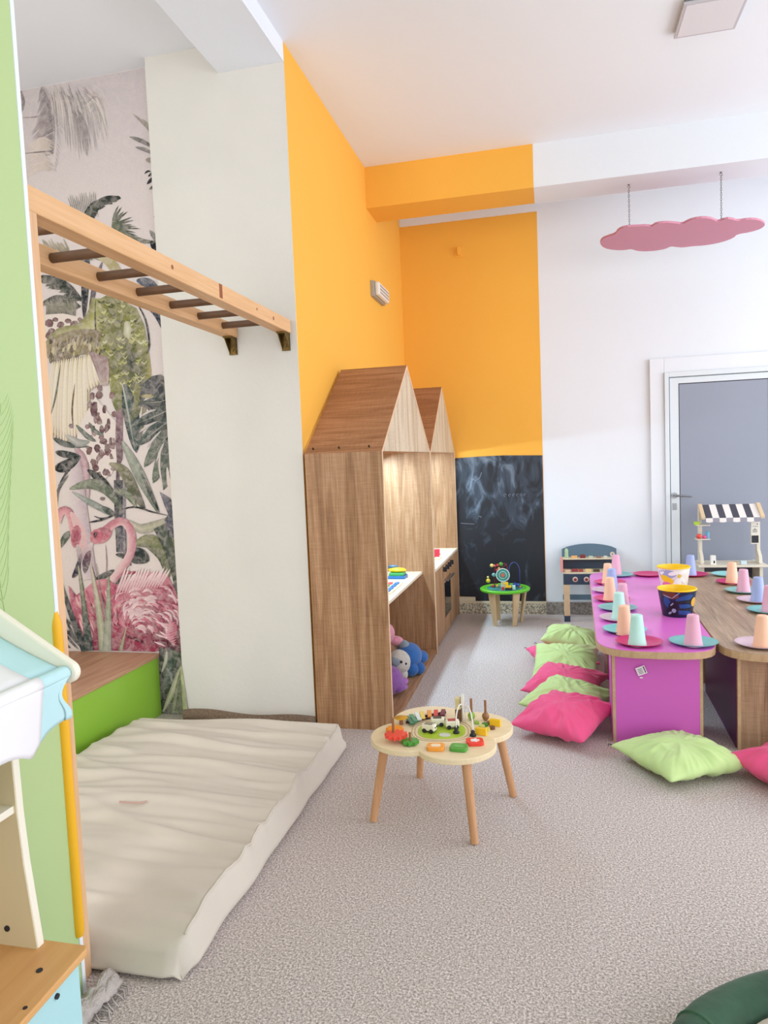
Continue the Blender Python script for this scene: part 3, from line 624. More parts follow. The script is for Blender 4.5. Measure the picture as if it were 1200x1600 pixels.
tag(b.obj('wallpaper_edge', mat('loose_paper_edge', (176, 180, 138), 0.8, var=0.3, vscale=18), smooth='full', solid=0.001), 'loose green lower edge of the mural paper curling over the column corner', 'wallpaper')

# ---------------------------------------------------------------- monkey bars
m_pine = wood('pine', (196, 146, 96), (224, 178, 130), (238, 200, 156), 'Y', 0.8, 0.5, 0.55, cross=False)
m_pinez = wood('pine_upright', (200, 152, 110), (228, 186, 144), (240, 206, 168), 'Z', 0.8, 0.5, 0.5, cross=False)
m_rung = mat('dark_rung', (104, 72, 48), 0.5, var=0.2, vscale=20)
m_brass = mat('aged_brass', (120, 96, 44), 0.5, 0.6, var=0.5, vscale=90)
mb = thing('monkey_bars', 'pine monkey bar ladder fixed between green partition and white column', 'monkey bars', (-1.47, 2.6, 0))
b = B(); b.box(-1.357, 1.60, 2.083, -1.292, 3.538, 2.150)
r1 = b.obj('rail', m_pine, mb, bevel=0.003)
k = B()
k.cyl((-1.2915, 2.35, 2.12), (-1.2935, 2.35, 2.12), 0.008); k.box(-1.2925, 2.72, 2.092, -1.2905, 2.745, 2.148); k.cyl((-1.2915, 3.1, 2.12), (-1.2935, 3.1, 2.12), 0.006); k.cyl((-1.2915, 3.3, 2.115), (-1.2935, 3.3, 2.115), 0.009)
k.obj('wood_knot', mat('knot', (150, 84, 52), 0.6), r1, split=True)
B().box(-1.655, 1.60, 2.083, -1.59, 3.538, 2.150).obj('rail', m_pine, mb, bevel=0.003)
for y in (1.85, 2.1, 2.353, 2.606, 2.86, 3.112, 3.364):
    B().cyl((-1.595, y, 2.116), (-1.352, y, 2.116), 0.0165).obj('rung', m_rung, mb, smooth=True)
for x in (-1.321, -1.622):
    B().box(x-0.033, 1.602, 0, x+0.033, 1.655, 2.082).obj('post', m_pinez, mb, bevel=0.003)
for x in (-1.322, -1.618):
    q = B(); q.box(x-0.022, 3.53, 1.995, x+0.022, 3.539, 2.082); q.box(x-0.022, 3.46, 2.074, x+0.022, 3.535, 2.0825); q.prism([(x-0.02, 3.53, 2.0), (x-0.02, 3.53, 2.075), (x-0.02, 3.47, 2.075)], (0.004, 0, 0)); q.prism([(x+0.016, 3.53, 2.0), (x+0.016, 3.53, 2.075), (x+0.016, 3.47, 2.075)], (0.004, 0, 0))
    q.cyl((x, 3.525, 2.02), (x, 3.531, 2.02), 0.006)
    q.obj('bracket', m_brass, mb)
# yellow foam edge guard
b = B()
b.tube([(-1.2625, 1.579, 0.165), (-1.2625, 1.579, 0.175)]+[(-1.2625, 1.579, 0.2+0.0425*i) for i in range(20)]+[(-1.263, 1.58, 1.02), (-1.266, 1.583, 1.055)], [0.011, 0.0145]+[0.0152]*20+[0.0135, 0.004], 14)
tag(b.obj('foam_edge_guard', mat('yellow_foam', (246, 184, 28), 0.55), smooth=True), 'yellow foam guard strip on the white corner of green partition', 'foam guard')

# ---------------------------------------------------------------- bench
m_lime = mat('lime_laminate', (146, 196, 62), 0.35); m_oakb = wood('bench_oak', (150, 108, 80), (186, 142, 112), (206, 166, 136), 'Y', 0.8, 0.45, 0.8, cross=False)
bn = thing('storage_bench', 'lime green bench with wooden top in the alcove below mural', 'bench', (-2.7, 2.7, 0))
B().box(-3.29, 1.75, 0, -2.22, 3.605, 0.334).obj('body', m_lime, bn)
B().box(-3.295, 1.745, 0.335, -2.212, 3.606, 0.358).obj('bench_top', m_oakb, bn, bevel=0.002)

# ---------------------------------------------------------------- mattress
def mattress():
    b = B(); X0, X1, Y0, Y1, T = -2.14, -1.012, 1.668, 3.27, 0.122
    nu, nv = 110, 190
    def h(u, v):
        x = X0+(X1-X0)*u; y = Y0+(Y1-Y0)*v
        e = min(1, min(u, 1-u)/0.022); e2 = min(1, min(v, 1-v)/0.03)
        base = T*(0.55+0.45*math.sqrt(max(0, 1-(1-e)**2)))*(0.55+0.45*math.sqrt(max(0, 1-(1-e2)**2)))
        p = Vector((x*1.1+0.25*math.sin(y*3), y*9+0.9*math.sin(x*2.6+y), 0.3))
        wr = noise.noise(p)*0.020+noise.noise(p*2.1+Vector((5, 3, 1)))*0.014
        ridge = (1-abs(noise.noise(Vector((x*0.9, y*6.5+0.8*x, 7.0)))*2.2))
        wr += 0.034*max(0, ridge-0.5)
        wr *= (0.45+0.55*min(1, max(0, (y-1.9)/0.4)))*min(e, e2)
        sag = 0.012*math.sin(x*3)*math.sin(y*2.2)
        dr = -0.035*max(0, 1-(y-Y0)/0.35)**2
        return base+wr+sag*min(e, e2)+dr*min(1, 1)
    def top(u, v):
        x = X0+(X1-X0)*u; y = Y0+(Y1-Y0)*v
        ex = 0.012*noise.noise(Vector((0, y*5, 3)))*(1 if u > 0.5 else -1)*(abs(u-0.5)*2)**6
        cx = 1-0.0*v
        # corners rounded a little
        ru, rv = abs(u-0.5)*2, abs(v-0.5)*2
        pinch = max(0, ru-0.9)/0.1*max(0, rv-0.93)/0.07
        return (x*cx+ex-(0.02 if u > 0.5 else -0.02)*pinch, y-(0.015 if v > 0.5 else -0.015)*pinch, h(u, v))
    b.grid(top, nu, nv)
    # side skirts down to the floor
    rim = [(i/(nu-1), 0) for i in range(nu)]+[(1, j/(nv-1)) for j in range(1, nv)]+[(1-i/(nu-1), 1) for i in range(1, nu)]+[(0, 1-j/(nv-1)) for j in range(1, nv-1)]
    prev = None; N = len(rim); cols = []
    for k, (u, v) in enumerate(rim):
        x, y, z = top(u, v); cx, cy = (X0+X1)/2, (Y0+Y1)/2
        nx = 1 if u == 1 else (-1 if u == 0 else 0); ny = 1 if v == 1 else (-1 if v == 0 else 0)
        c = []
        for t, o_ in ((0, 0), (0.3, 0.016), (0.6, 0.016), (0.85, 0.004), (1, -0.015)):
            c.append(b.bm.verts.new((x+nx*o_, y+ny*o_, z*(1-t)+0.004*t)))
        cols.append(c)
    for k in range(N):
        a_, c_ = cols[k], cols[(k+1) % N]
        for j in range(4): b.bm.faces.new((a_[j], c_[j], c_[j+1], a_[j+1]))
    bmesh.ops.remove_doubles(b.bm, verts=b.bm.verts, dist=1e-5)
    m = mat('linen_cover', (212, 202, 188), 0.85, var=0.04, vscale=3, bump=0.12, bscale=500, sheen=0.1)
    t = thing('floor_mattress', 'large wrinkled beige floor mattress in front of the green bench', 'mattress', (-1.57, 2.5, 0))
    b.obj('cover', m, t, smooth='full')
    q = B(); q.tube([Vector(top(0.981, j/60))+Vector((0.0, 0, 0.0005)) for j in range(2, 59)], 0.0035, 6)
    q.obj('piping', m, t, smooth='full')
    q = B(); q.tube([(-1.66, 2.36, 0.126), (-1.62, 2.355, 0.128), (-1.57, 2.36, 0.128), (-1.55, 2.375, 0.128)], 0.0035, 5); q.obj('pink_stain', mat('faded_pink', (196, 160, 150), 0.9), t)
mattress()
# frayed rag by the corner
b = B()
def rag(u, v): return (-1.235+0.07*u+0.01*noise.noise(Vector((u*5, v*3, 0))), 1.38+0.24*v, 0.012+0.03*abs(noise.noise(Vector((u*6, v*7, 2))))+0.03*math.sin(math.pi*u))
b.grid(rag, 12, 20)
for i in range(16):
    x = -1.165+rnd.uniform(-0.005, 0.01); y = 1.38+i*0.015; b.tube([(x, y, 0.02), (x+0.015, y+rnd.uniform(-.01, .01), 0.012), (x+0.028, y+rnd.uniform(-.01, .01), 0.004)], 0.0015, 4)
tag(b.obj('floor_cloth', mat('grey_rag', (196, 186, 180), 0.95, var=0.15, vscale=50, bump=0.6, bscale=160), smooth='full', solid=0.002), 'frayed pale grey cloth lying between partition and mattress corner', 'cloth')

# ---------------------------------------------------------------- house cabinets
OK = dict(dark=(132, 94, 64), mid=(164, 124, 89), light=(192, 154, 120))
m_oak = wood('oak_vertical', OK['dark'], OK['mid'], OK['light'], 'Z', 1.0, 0.5, 0.95)
m_oakr = wood('oak_roof', (132, 90, 62), (162, 116, 84), (186, 142, 108), 'X', 1.0, 0.5, 0.85)
m_oakf = wood('oak_across', OK['dark'], OK['mid'], OK['light'], 'Y', 1.0, 0.5, 0.95)
m_edge = mat('oak_edge_band', (222, 190, 156), 0.5); m_ctr = wood('worktop_pale', (206, 190, 166), (226, 212, 190), (240, 228, 208), 'Y', 1.0, 0.4, 0.5)
m_gab = wood('oak_pale_gable', (158, 138, 112), (202, 186, 160), (226, 212, 190), 'Z', 1.0, 0.4, 0.95)
m_led = bpy.data.materials.new('led_strip'); m_led.use_nodes = True; m_led.node_tree.nodes['Principled BSDF'].inputs['Emission Color'].default_value = (0.9, 0.96, 1, 1); m_led.node_tree.nodes['Principled BSDF'].inputs['Emission Strength'].default_value = 4
def house(label, y0, y1, kitchen):
    xb, xf, ze, zr, t = -1.245, -0.832, 1.455, 1.975, 0.018; ym = (y0+y1)/2
    h_ = thing('playhouse_cabinet', label, 'cabinet', ((xb+xf)/2, ym, 0), 0, 'house shaped play cabinets')
    B().box(xb, y0, 0, xf, y0+t, ze).obj('side_panel', m_oak, h_)
    B().box(xb, y1-t, 0, xf, y1, ze).obj('side_panel', m_oak, h_)
    B().box(xb, y0+t, 0, xb+0.008, y1-t, ze).obj('back_panel', m_oak, h_)
    b = B(); b.box(xf, y0, 0, xf+0.0015, y0+t, ze); b.box(xf, y1-t, 0, xf+0.0015, y1, ze); b.obj('edge_band', m_edge, h_, split=True)
    # roof panels
    dz, dy = zr-ze, ym-y0; L = math.hypot(dz, dy); ny, nz = dz/L*t, dy/L*t
    B().prism([(xb, y0, ze), (xb, ym, zr), (xb, ym, zr-t*1.8), (xb, y0+t*1.4, ze)], (xf-xb, 0, 0)).obj('roof_panel', m_oakr, h_)
    B().prism([(xb, y1, ze), (xb, ym, zr), (xb, ym, zr-t*1.8), (xb, y1-t*1.4, ze)], (xf-xb, 0, 0)).obj('roof_panel', m_oakr, h_)
    b = B(); b.prism([(xf-0.012, y0+t*1.2, ze), (xf-0.012, y1-t*1.2, ze), (xf-0.012, ym, zr-t*1.7)], (0.012, 0, 0)); b.obj('gable_panel', m_gab, h_)
    b = B(); b.prism([(xf, y0, ze), (xf, ym, zr), (xf, ym, zr-0.026), (xf, y0+0.02, ze)], (0.0012, 0, 0)); b.prism([(xf, y1, ze), (xf, ym, zr), (xf, ym, zr-0.026), (xf, y1-0.02, ze)], (0.0012, 0, 0)); b.obj('edge_band', m_edge, h_, split=True)
    B().box(xb+0.012, y0+0.1, 1.425, xb+0.05, y1-0.1, 1.44).obj('light_strip', m_led, h_)
    area('cabinet_strip_light', (xb+0.06, (y0+y1)/2, 1.42), (0, R(-20), 0), 0.05, y1-y0-0.25, 21, (0.56, 0.82, 1.0))
    b = B()
    for x in (-1.2, -1.06, -0.9): b.cyl((x, y0+0.014, ze+0.024), (x, y0+0.006, ze+0.03), 0.005, n=10)
    b.obj('screw', mat('brass_screw', (70, 52, 36), 0.4, 0.4), h_, split=True)
    if not kitchen:
        b = B(); b.box(xb, y0+t, 0.585, -0.918, y1-t, 0.603); b.obj('worktop', m_ctr, h_)
        b = B(); b.box(xb, y0+t, 0.0, xf-0.005, y1-t, 0.035); b.obj('base_board', m_oakf, h_)
    else:
        B().box(xb, y0+t, 0.583, xf-0.002, y1-t, 0.603).obj('worktop', m_ctr, h_)
        xx = xf-0.002
        for a_, c_ in ((y0+t, 5.32), (5.323, 5.96), (5.963, y1-t)):
            dr = B().box(xx-0.018, a_+0.001, 0.03, xx, c_-0.001, 0.58).obj('front_panel', m_oak, h_, bevel=0.001)
            if a_ == 5.323:
                B().box(xx-0.004, 5.48, 0.16, xx+0.003, 5.80, 0.43).obj('oven_window', mat('dark_oven_glass', (16, 18, 26), 0.1), dr, bevel=0.001)
                q = B(); q.cyl((xx, 5.50, 0.455), (xx+0.03, 5.50, 0.455), 0.005); q.cyl((xx, 5.78, 0.455), (xx+0.03, 5.78, 0.455), 0.005); q.cyl((xx+0.03, 5.47, 0.455), (xx+0.03, 5.81, 0.455), 0.008)
                q.obj('oven_handle', m_steel, dr, smooth=True)
                for y in (5.45, 5.58, 5.71, 5.84):
                    q = B(); q.cyl((xx, y, 0.545), (xx+0.014, y, 0.545), 0.019); q.box(xx+0.014, y-0.005, 0.527, xx+0.028, y+0.005, 0.563); q.obj('knob', m_dark, dr, smooth=True)
        B().box(xb, y0+t, 0, xx-0.02, y1-t, 0.03).obj('plinth', m_oakf, h_)
    return h_
house('nearer oak house shaped cabinet with an open nook below its worktop', 3.52, 5.01, False)
house('farther oak house shaped cabinet with toy oven front and knobs', 5.015, 6.335, True)

# things on the counters
def cbox(name, label, cat, x0, y0, z0, x1, y1, z1, col, rz=0, group=None, bevel=0.003, m=None):
    b = B(); cx, cy = (x0+x1)/2, (y0+y1)/2; b.box(x0-cx, y0-cy, 0, x1-cx, y1-cy, z1-z0)
    o = b.obj(name, m or mat('plastic_%d_%d_%d' % col, col, 0.4), bevel=bevel); o.location = (cx, cy, z0); o.rotation_euler = (0, 0, rz)
    return tag(o, label, cat, group)
YE, BL, GR, RD, PKc, TL = (244, 200, 40), (40, 110, 180), (60, 160, 90), (226, 60, 70), (238, 120, 160), (110, 200, 190)
p = at(614, 884, 2, 0.603)
def toy_banana():
    t = thing('toy_boat', 'yellow topped toy boat with green and blue hull on nearer worktop', 'toy', (-1.03, 4.72, 0.603))
    B().box(-1.10, 4.66, 0.603, -0.98, 4.78, 0.622).obj('base', mat('toy_blue', BL, 0.4), t, bevel=0.004)
    B().box(-1.09, 4.67, 0.622, -0.99, 4.77, 0.642).obj('hull', mat('toy_green', GR, 0.4), t, bevel=0.004)
    b = B(); b.ball((-1.04, 4.72, 0.657), 0.02, (3.2, 1.6, 0.85)); b.obj('top', mat('toy_yellow', YE, 0.4), t, smooth=True)
    b = B(); b.ball((-1.08, 4.76, 0.674), 0.016, (2.4, 1, 0.8)); b.obj('roof', mat('toy_slate', (70, 110, 140), 0.4), t, smooth=True)
toy_banana()
t = thing('puzzle_board', 'colourful wooden puzzle board lying on the nearer worktop', 'puzzle', (-1.02, 4.3, 0.603))
B().box(-1.14, 4.12, 0.603, -0.955, 4.50, 0.613).obj('board', mat('birch', (226, 206, 170), 0.5), t, bevel=0.002)
pc = [RD, YE, GR, BL, (240, 140, 50), (150, 190, 80), RD, BL]
for i in range(16):
    x = -1.115+(i % 4)*0.044; y = 4.17+(i//4)*0.085
    B().box(x-0.014, y-0.03, 0.613, x+0.014, y+0.03, 0.621).obj('puzzle_piece', mat('pz%d' % (i*5 % 8), pc[i*5 % 8], 0.4), t, bevel=0.003)
cbox('toy_block', 'red toy block with a red spout on the farther worktop', 'toy', -0.99, 5.84, 0.603, -0.93, 5.92, 0.645, RD)
cbox('toy_block', 'second red toy block standing tallest on the farther worktop', 'toy', -0.955, 5.70, 0.603, -0.905, 5.75, 0.668, (224, 50, 80), 0.2)
t = cbox('toy_block', 'teal toy block in front of the red ones on farther worktop', 'toy', -1.0, 5.62, 0.603, -0.945, 5.70, 0.636, TL)
cbox('toy_block', 'flat cream toy block on the farther worktop edge', 'toy', -0.93, 5.58, 0.603, -0.88, 5.68, 0.612, (240, 222, 180))

# plush toys in the nook
def plush(name, label, parts, base):
    t = thing(name, label, 'plush toy', base)
    for pn, m, balls in parts:
        b = B()
        for (x, y, z, r, sx, sy, sz) in balls: b.ball((base[0]+x, base[1]+y, base[2]+z), r, (sx, sy, sz), n=18, m=12)
        b.obj(pn, m, t, smooth='full')
    return t
def pm(n, c): return mat(n, c, 0.95, var=0.15, vscale=30, bump=0.5, bscale=140, sheen=0.3)
plush('plush_hippo', 'purple plush toy lying nearest in the cabinet nook', [
    ('body', pm('purple_plush', (140, 84, 160)), [(0, 0, 0.085, 0.085, 1.0, 1.35, 1.0), (0.055, -0.02, 0.055, 0.045, 1, 1.1, 0.75), (0.045, 0.05, 0.06, 0.045, 1, 1.2, 0.8)]),
    ('muzzle', pm('purple_muzzle', (172, 110, 190)), [(0.075, 0.045, 0.068, 0.036, 0.9, 1.2, 0.6), (0.075, 0.045, 0.035, 0.034, 0.8, 1.1, 0.5)])], (-0.955, 3.98, 0.035))
plush('plush_lamb', 'grey and white plush head toy resting beside the blue plush', [
    ('head', pm('white_plush', (206, 200, 190)), [(0, 0, 0.10, 0.075, 1, 1, 1.05), (0.03, -0.02, 0.03, 0.03, 1, 1, 1.2)]),
    ('muzzle', pm('grey_plush', (140, 150, 160)), [(-0.01, -0.055, 0.115, 0.036, 1.1, 0.8, 0.9)]),
    ('eye', mat('plush_eye', (30, 26, 26), 0.3), [(0.03, -0.062, 0.12, 0.009, 1, 1, 1), (0.055, -0.045, 0.105, 0.008, 1, 1, 1)])], (-0.945, 4.22, 0.06))
plush('plush_bear', 'blue plush toy lying on its belly in the cabinet nook', [
    ('body', pm('blue_plush', (44, 104, 176)), [(0, 0, 0.11, 0.09, 1, 1.3, 0.95), (0.03, -0.08, 0.045, 0.045, 1.1, 1, 1)]),
    ('leg', pm('blue_plush', (44, 104, 176)), [(0.05, 0.12, 0.07, 0.05, 1.2, 1.3, 0.9)]),
    ('leg', pm('blue_plush', (44, 104, 176)), [(0.075, -0.03, 0.04, 0.04, 1, 1, 1)])], (-0.925, 4.42, 0.035))
plush('plush_rabbit', 'pink plush toy with grey paw at the back of nook', [
    ('head', pm('pink_plush', (222, 150, 168)), [(0, 0, 0.27, 0.065, 1, 1, 1.1), (-0.03, 0.02, 0.35, 0.025, 1, 1, 2)]),
    ('body', pm('tan_plush', (150, 110, 84)), [(0, 0.02, 0.11, 0.085, 1, 1.1, 1.3)]),
    ('arm', pm('pink_plush', (222, 150, 168)), [(0.06, 0.03, 0.215, 0.036, 1.5, 1, 0.9)]),
    ('paw', pm('grey_plush', (140, 150, 160)), [(0.115, 0.03, 0.185, 0.033, 1.1, 1, 1.1)])], (-1.06, 4.36, 0.035))

# ---------------------------------------------------------------- cushions
def cushion(label, col, size, T, loc, rot, seed, cn):
    b = B(); n = 61; rr = random.Random(seed); ph = rr.uniform(0, 50)
    def pt(u, v, s):
        U_, V_ = u*2-1, v*2-1
        px = U_*(1-0.09*(1-V_*V_)); py = V_*(1-0.09*(1-U_*U_))
        prof = (max(0, 1-abs(U_)**2.4)*max(0, 1-abs(V_)**2.4))**0.52
        r = math.hypot(U_, V_); a_ = math.atan2(V_, U_)
        wr = noise.noise(Vector((math.cos(a_)*4.4+ph, math.sin(a_)*4.4, r*0.9)))*0.30*min(1, r)+noise.noise(Vector((U_*1.6+ph, V_*1.6, s)))*0.18
        wr += noise.noise(Vector((math.cos(a_)*10+ph, math.sin(a_)*10, 4+r)))*0.42*max(0, r-0.3)+(0.10-0.2*abs(noise.noise(Vector((U_*2.4+ph, V_*2.4+U_*1.5, 9)))))*1.2
        z = T/2*prof*(1+wr)
        e = 0.012*noise.noise(Vector((U_*3, V_*3, ph)))
        return (px*size/2+e, py*size/2+e, z if s > 0 else -z*0.8)
    b.grid(lambda u, v: pt(u, v, 1), n, n); b.grid(lambda u, v: pt(u, v, -1), n, n)
    t = thing('floor_cushion', label, 'cushion', loc, 0, 'scatter cushions around the low tables', rot)
    o = b.obj('cover', mat(cn, col, 0.75, var=0.05, vscale=4, bump=0.15, bscale=500, sheen=0.15), t, smooth='full', local=True, weld=True)
    q = B(); q.tube([(-size/2+0.02, size/2-0.01, 0.0), (-size/2, size/2+0.01, 0.006), (-size/2-0.008, size/2-0.002, 0.003)], 0.0022, 6)
    q.obj('zip_pull', mat('zip_dark', (40, 40, 56), 0.5), t, local=True)
PINK, GREEN = (240, 84, 138), (198, 224, 150)
cushion('hot pink cushion, nearest of the stack beside the pink table', PINK, 0.40, 0.16, (0.035, 3.60, 0.09), (R(8), R(0), R(-28)), 1, 'pink_cotton')
cushion('light green cushion directly behind the nearest pink one', GREEN, 0.40, 0.13, (0.06, 3.88, 0.085), (R(8), R(5), R(-26)), 2, 'green_cotton')
cushion('pink cushion squeezed between two green cushions in the stack', PINK, 0.40, 0.13, (0.05, 4.15, 0.085), (R(9), R(4), R(-20)), 3, 'pink_cotton')
cushion('light green cushion in the middle of the stack, lying flat', GREEN, 0.40, 0.13, (0.06, 4.46, 0.115), (R(17), R(0), R(-4)), 4, 'green_cotton')
cushion('deep pink cushion mostly hidden, only its left corner showing', PINK, 0.40, 0.12, (0.04, 4.78, 0.065), (R(2), R(0), R(14)), 5, 'pink_cotton')
cushion('light green cushion at the far end of stack, on top', GREEN, 0.38, 0.14, (0.11, 4.98, 0.135), (R(0), R(8), R(-8)), 6, 'green_cotton')
cushion('light green cushion lying alone in front of pink table', GREEN, 0.42, 0.13, (0.52, 3.25, 0.06), (R(-1), R(0), R(30)), 7, 'green_cotton')
cushion('hot pink cushion cut by the right photo edge', PINK, 0.42, 0.15, (0.98, 3.14, 0.07), (R(1), R(2), R(28)), 8, 'pink_cotton')

# ---------------------------------------------------------------- low tables
m_ptop = mat('pink_laminate', (222, 110, 204), 0.3, spec=0.5); m_ply = wood('ply_edge', (176, 144, 110), (196, 164, 128), (212, 182, 148), 'Y', 1, 0.5, 0.6)
m_wtop = wood('grey_oak_top', (136, 112, 92), (172, 146, 122), (200, 176, 150), 'Y', 1.0, 0.35, 0.9)
m_pleg = mat('pink_leg', (214, 100, 198), 0.35); m_purple = mat('deep_purple', (96, 40, 92), 0.4)
m_wleg = wood('grey_oak_leg', (122, 92, 68), (160, 128, 100), (188, 156, 126), 'Z', 1.0, 0.45, 0.9)
def low_table(name, label, loc, rz, mtop, mleg, minner, ret, W_=0.545, L_=2.30):
    t = thing(name, label, 'table', loc, rz, 'low play tables')
    pts = []; n = 14
    def outline(z, ins=0):
        o = []; w2 = W_/2-ins; rc = 0.2
        for k in range(n+1):     # near end: shallow bow with rounded corners
            a_ = math.pi+math.pi*k/n
            cx, sy = math.cos(a_), math.sin(a_)
            ex = math.copysign(abs(cx)**0.62, cx); ey = math.copysign(abs(sy)**0.62, sy)
            o.append((ex*w2, 0.26+ey*(0.26-ins), z))
        for k in range(n+1):
            a_ = math.pi*k/n; cx, sy = math.cos(a_), math.sin(a_)
            ex = math.copysign(abs(cx)**0.62, cx); ey = math.copysign(abs(sy)**0.62, sy)
            o.append((ex*w2, L_-0.26+ey*(0.26-ins), z))
        return o
    b = B(); b.prism(outline(0.444), (0, 0, 0.033)); b.obj('edge', m_ply, t, local=True, bevel=0.001)
    b = B(); b.prism(outline(0.4765, 0.002), (0, 0, 0.0035)); b.obj('tabletop', mtop, t, local=True, bevel=0.001)
    for (ya, yb) in ((0.10, ret), (1.10, 1.24), (1.95, 2.2)):
        # a cross panel with a return along each side
        b = B(); b.box(-0.20, ya, 0, 0.20, ya+0.022, 0.444)
        lg = b.obj('leg', mleg, t, local=True, bevel=0.001)
        q = B(); q.box(-0.2015, ya-0.001, 0, -0.188, ya+0.023, 0.443); q.box(0.188, ya-0.001, 0, 0.2015, ya+0.023, 0.443); q.obj('edge_band', m_ply, lg, local=True, split=True)
        q = B(); q.box(-0.205-0.0, ya+0.024, 0, -0.187, yb, 0.444); q.box(0.187, ya+0.024, 0, 0.205, yb, 0.444); q.obj('leg_return', minner, lg, local=True, split=True)
    return t
pt_ = low_table('low_table', 'long low pink table with plywood edge and rounded end', (0.462, 3.405, 0), R(-2), m_ptop, m_pleg, m_pleg, 0.40)
low_table('low_table', 'long low wooden table standing right beside the pink table', (1.012, 3.385, 0), R(-2), m_wtop, m_wleg, m_purple, 0.95)
# little sticker
st = thing('sticker', 'small white sticker on the pink table leg panel', 'sticker', (0.385, 3.50, 0.38), 0)
cp = at(1002, 1048, 1, 3.495)
b = B(); mm = Matrix.Translation((cp.x, 3.4955, cp.z)) @ Matrix.Rotation(R(-22), 4, 'Y'); b.box(-0.022, 0, -0.02, 0.022, 0.001, 0.02, mm); b.obj('paper', mat('sticker_paper', (236, 226, 236), 0.6), st)
b = B()
for i in range(4): b.box(-0.015, -0.0006, -0.013+i*0.007, 0.006, 0.0002, -0.0105+i*0.007, mm)
b.box(0.013, -0.0006, -0.016, 0.018, 0.0002, 0.016, mm); b.obj('print', mat('sticker_ink', (90, 70, 100), 0.6), st)
b = B(); mm2 = Matrix.Translation((cp.x+0.0, 3.4955, cp.z-0.034)); b.box(-0.007, 0, -0.003, 0.007, 0.001, 0.003, mm2); b.obj('torn_scrap', mat('sticker_paper', (236, 226, 236), 0.6), st)

# plates and cups
PC = {'magenta': (204, 24, 112), 'teal': (122, 190, 190), 'lilac': (212, 186, 200), 'aqua': (150, 214, 216)}
CC = {'peach': (250, 198, 166), 'pink': (232, 172, 196), 'mint': (190, 232, 222), 'blue': (160, 176, 222)}
pm_ = {k: mat('plate_'+k, v, 0.35) for k, v in PC.items()}; cm_ = {k: mat('cup_'+k, v, 0.45) for k, v in CC.items()}
plate_src = {}; cup_src = {}
def put(src, kind, builder, name, label, cat, loc, group):
    if kind not in src:
        o = builder(kind, name); o.location = loc; tag(o, label, cat, group); src[kind] = o; return o
    o = src[kind].copy(); C.objects.link(o); o.location = loc; o['label'] = label; return o
def mk_plate(kind, name):
    return B().lathe((0, 0, 0), [(0.0, 0.0), (0.068, 0.0), (0.09, 0.006), (0.108, 0.014), (0.109, 0.016), (0.107, 0.0165), (0.088, 0.0095), (0.068, 0.004), (0, 0.004)], 40).obj(name, pm_[kind], smooth=True)
def mk_cup(kind, name):
    return B().lathe((0, 0, 0), [(0.040, 0.001), (0.0425, 0.0), (0.0425, 0.003), (0.040, 0.021), (0.0385, 0.024), (0.0265, 0.138), (0.0255, 0.143), (0.022, 0.1465), (0.0, 0.147)], 32).obj(name, cm_[kind], smooth=True)
ZP = 0.4802
SET = [  # plate colour, x, y, cup colour, x, y, words
 ('magenta', 0.392, 3.545, 'mint', 0.379, 3.50, 'at the near left corner of the pink table'),
 ('teal', 0.638, 3.56, 'pink', 0.628, 3.51, 'at the near right corner of the pink table'),
 ('teal', 0.350, 3.79, 'peach', 0.342, 3.71, 'in the pink table left row, second from its near end'),
 ('lilac', 0.352, 4.06, 'mint', 0.348, 4.06, 'in the pink table left row, third from its near end'),
 ('teal', 0.362, 4.33, 'pink', 0.392, 4.34, 'in the pink table left row, fourth from its near end'),
 ('magenta', 0.352, 4.60, 'peach', 0.337, 4.55, 'in the pink table left row, fifth from its near end'),
 ('lilac', 0.355, 4.89, 'blue', 0.377, 4.90, 'in the pink table left row, sixth from its near end'),
 ('magenta', 0.385, 5.19, 'peach', 0.368, 5.13, 'in the pink table left row, seventh from its near end'),
 ('teal', 0.470, 5.52, 'pink', 0.460, 5.56, 'at the far left end of the pink table'),
 ('magenta', 0.685, 5.53, None, 0, 0, 'at the far end of the pink table, with no cup'),
 ('magenta', 0.985, 5.52, 'blue', 0.975, 5.52, 'at the far left end of the wooden table'),
 ('aqua', 1.225, 5.52, None, 0, 0, 'at the far end of the wooden table, with no cup'),
 ('magenta', 1.19, 5.20, 'peach', 1.17, 5.15, 'in the wooden table right row, second from its far end'),
 ('teal', 1.175, 4.88, 'pink', 1.168, 4.85, 'in the wooden table right row, third from its far end'),
 ('lilac', 1.175, 4.58, 'blue', 1.175, 4.55, 'in the wooden table right row, fourth from its far end'),
 ('teal', 1.16, 4.29, 'pink', 1.16, 4.27, 'in the wooden table right row, cut by the photo edge'),
 ('lilac', 0.925, 3.55, 'peach', 0.925, 3.51, 'at the near end of the wooden table')]
for pcn, x, y, cc, cx, cy, wd in SET:
    put(plate_src, pcn, mk_plate, 'plate', '%s plastic plate %s' % (pcn, wd), 'plate', (x, y, ZP), 'plates on the low tables')
for pcn, x, y, cc, cx, cy, wd in SET:
    if cc: put(cup_src, cc, mk_cup, 'cup', '%s upturned cup %s' % (cc, wd), 'cup', (cx, cy, ZP+0.0045), 'upturned cups on the plates')

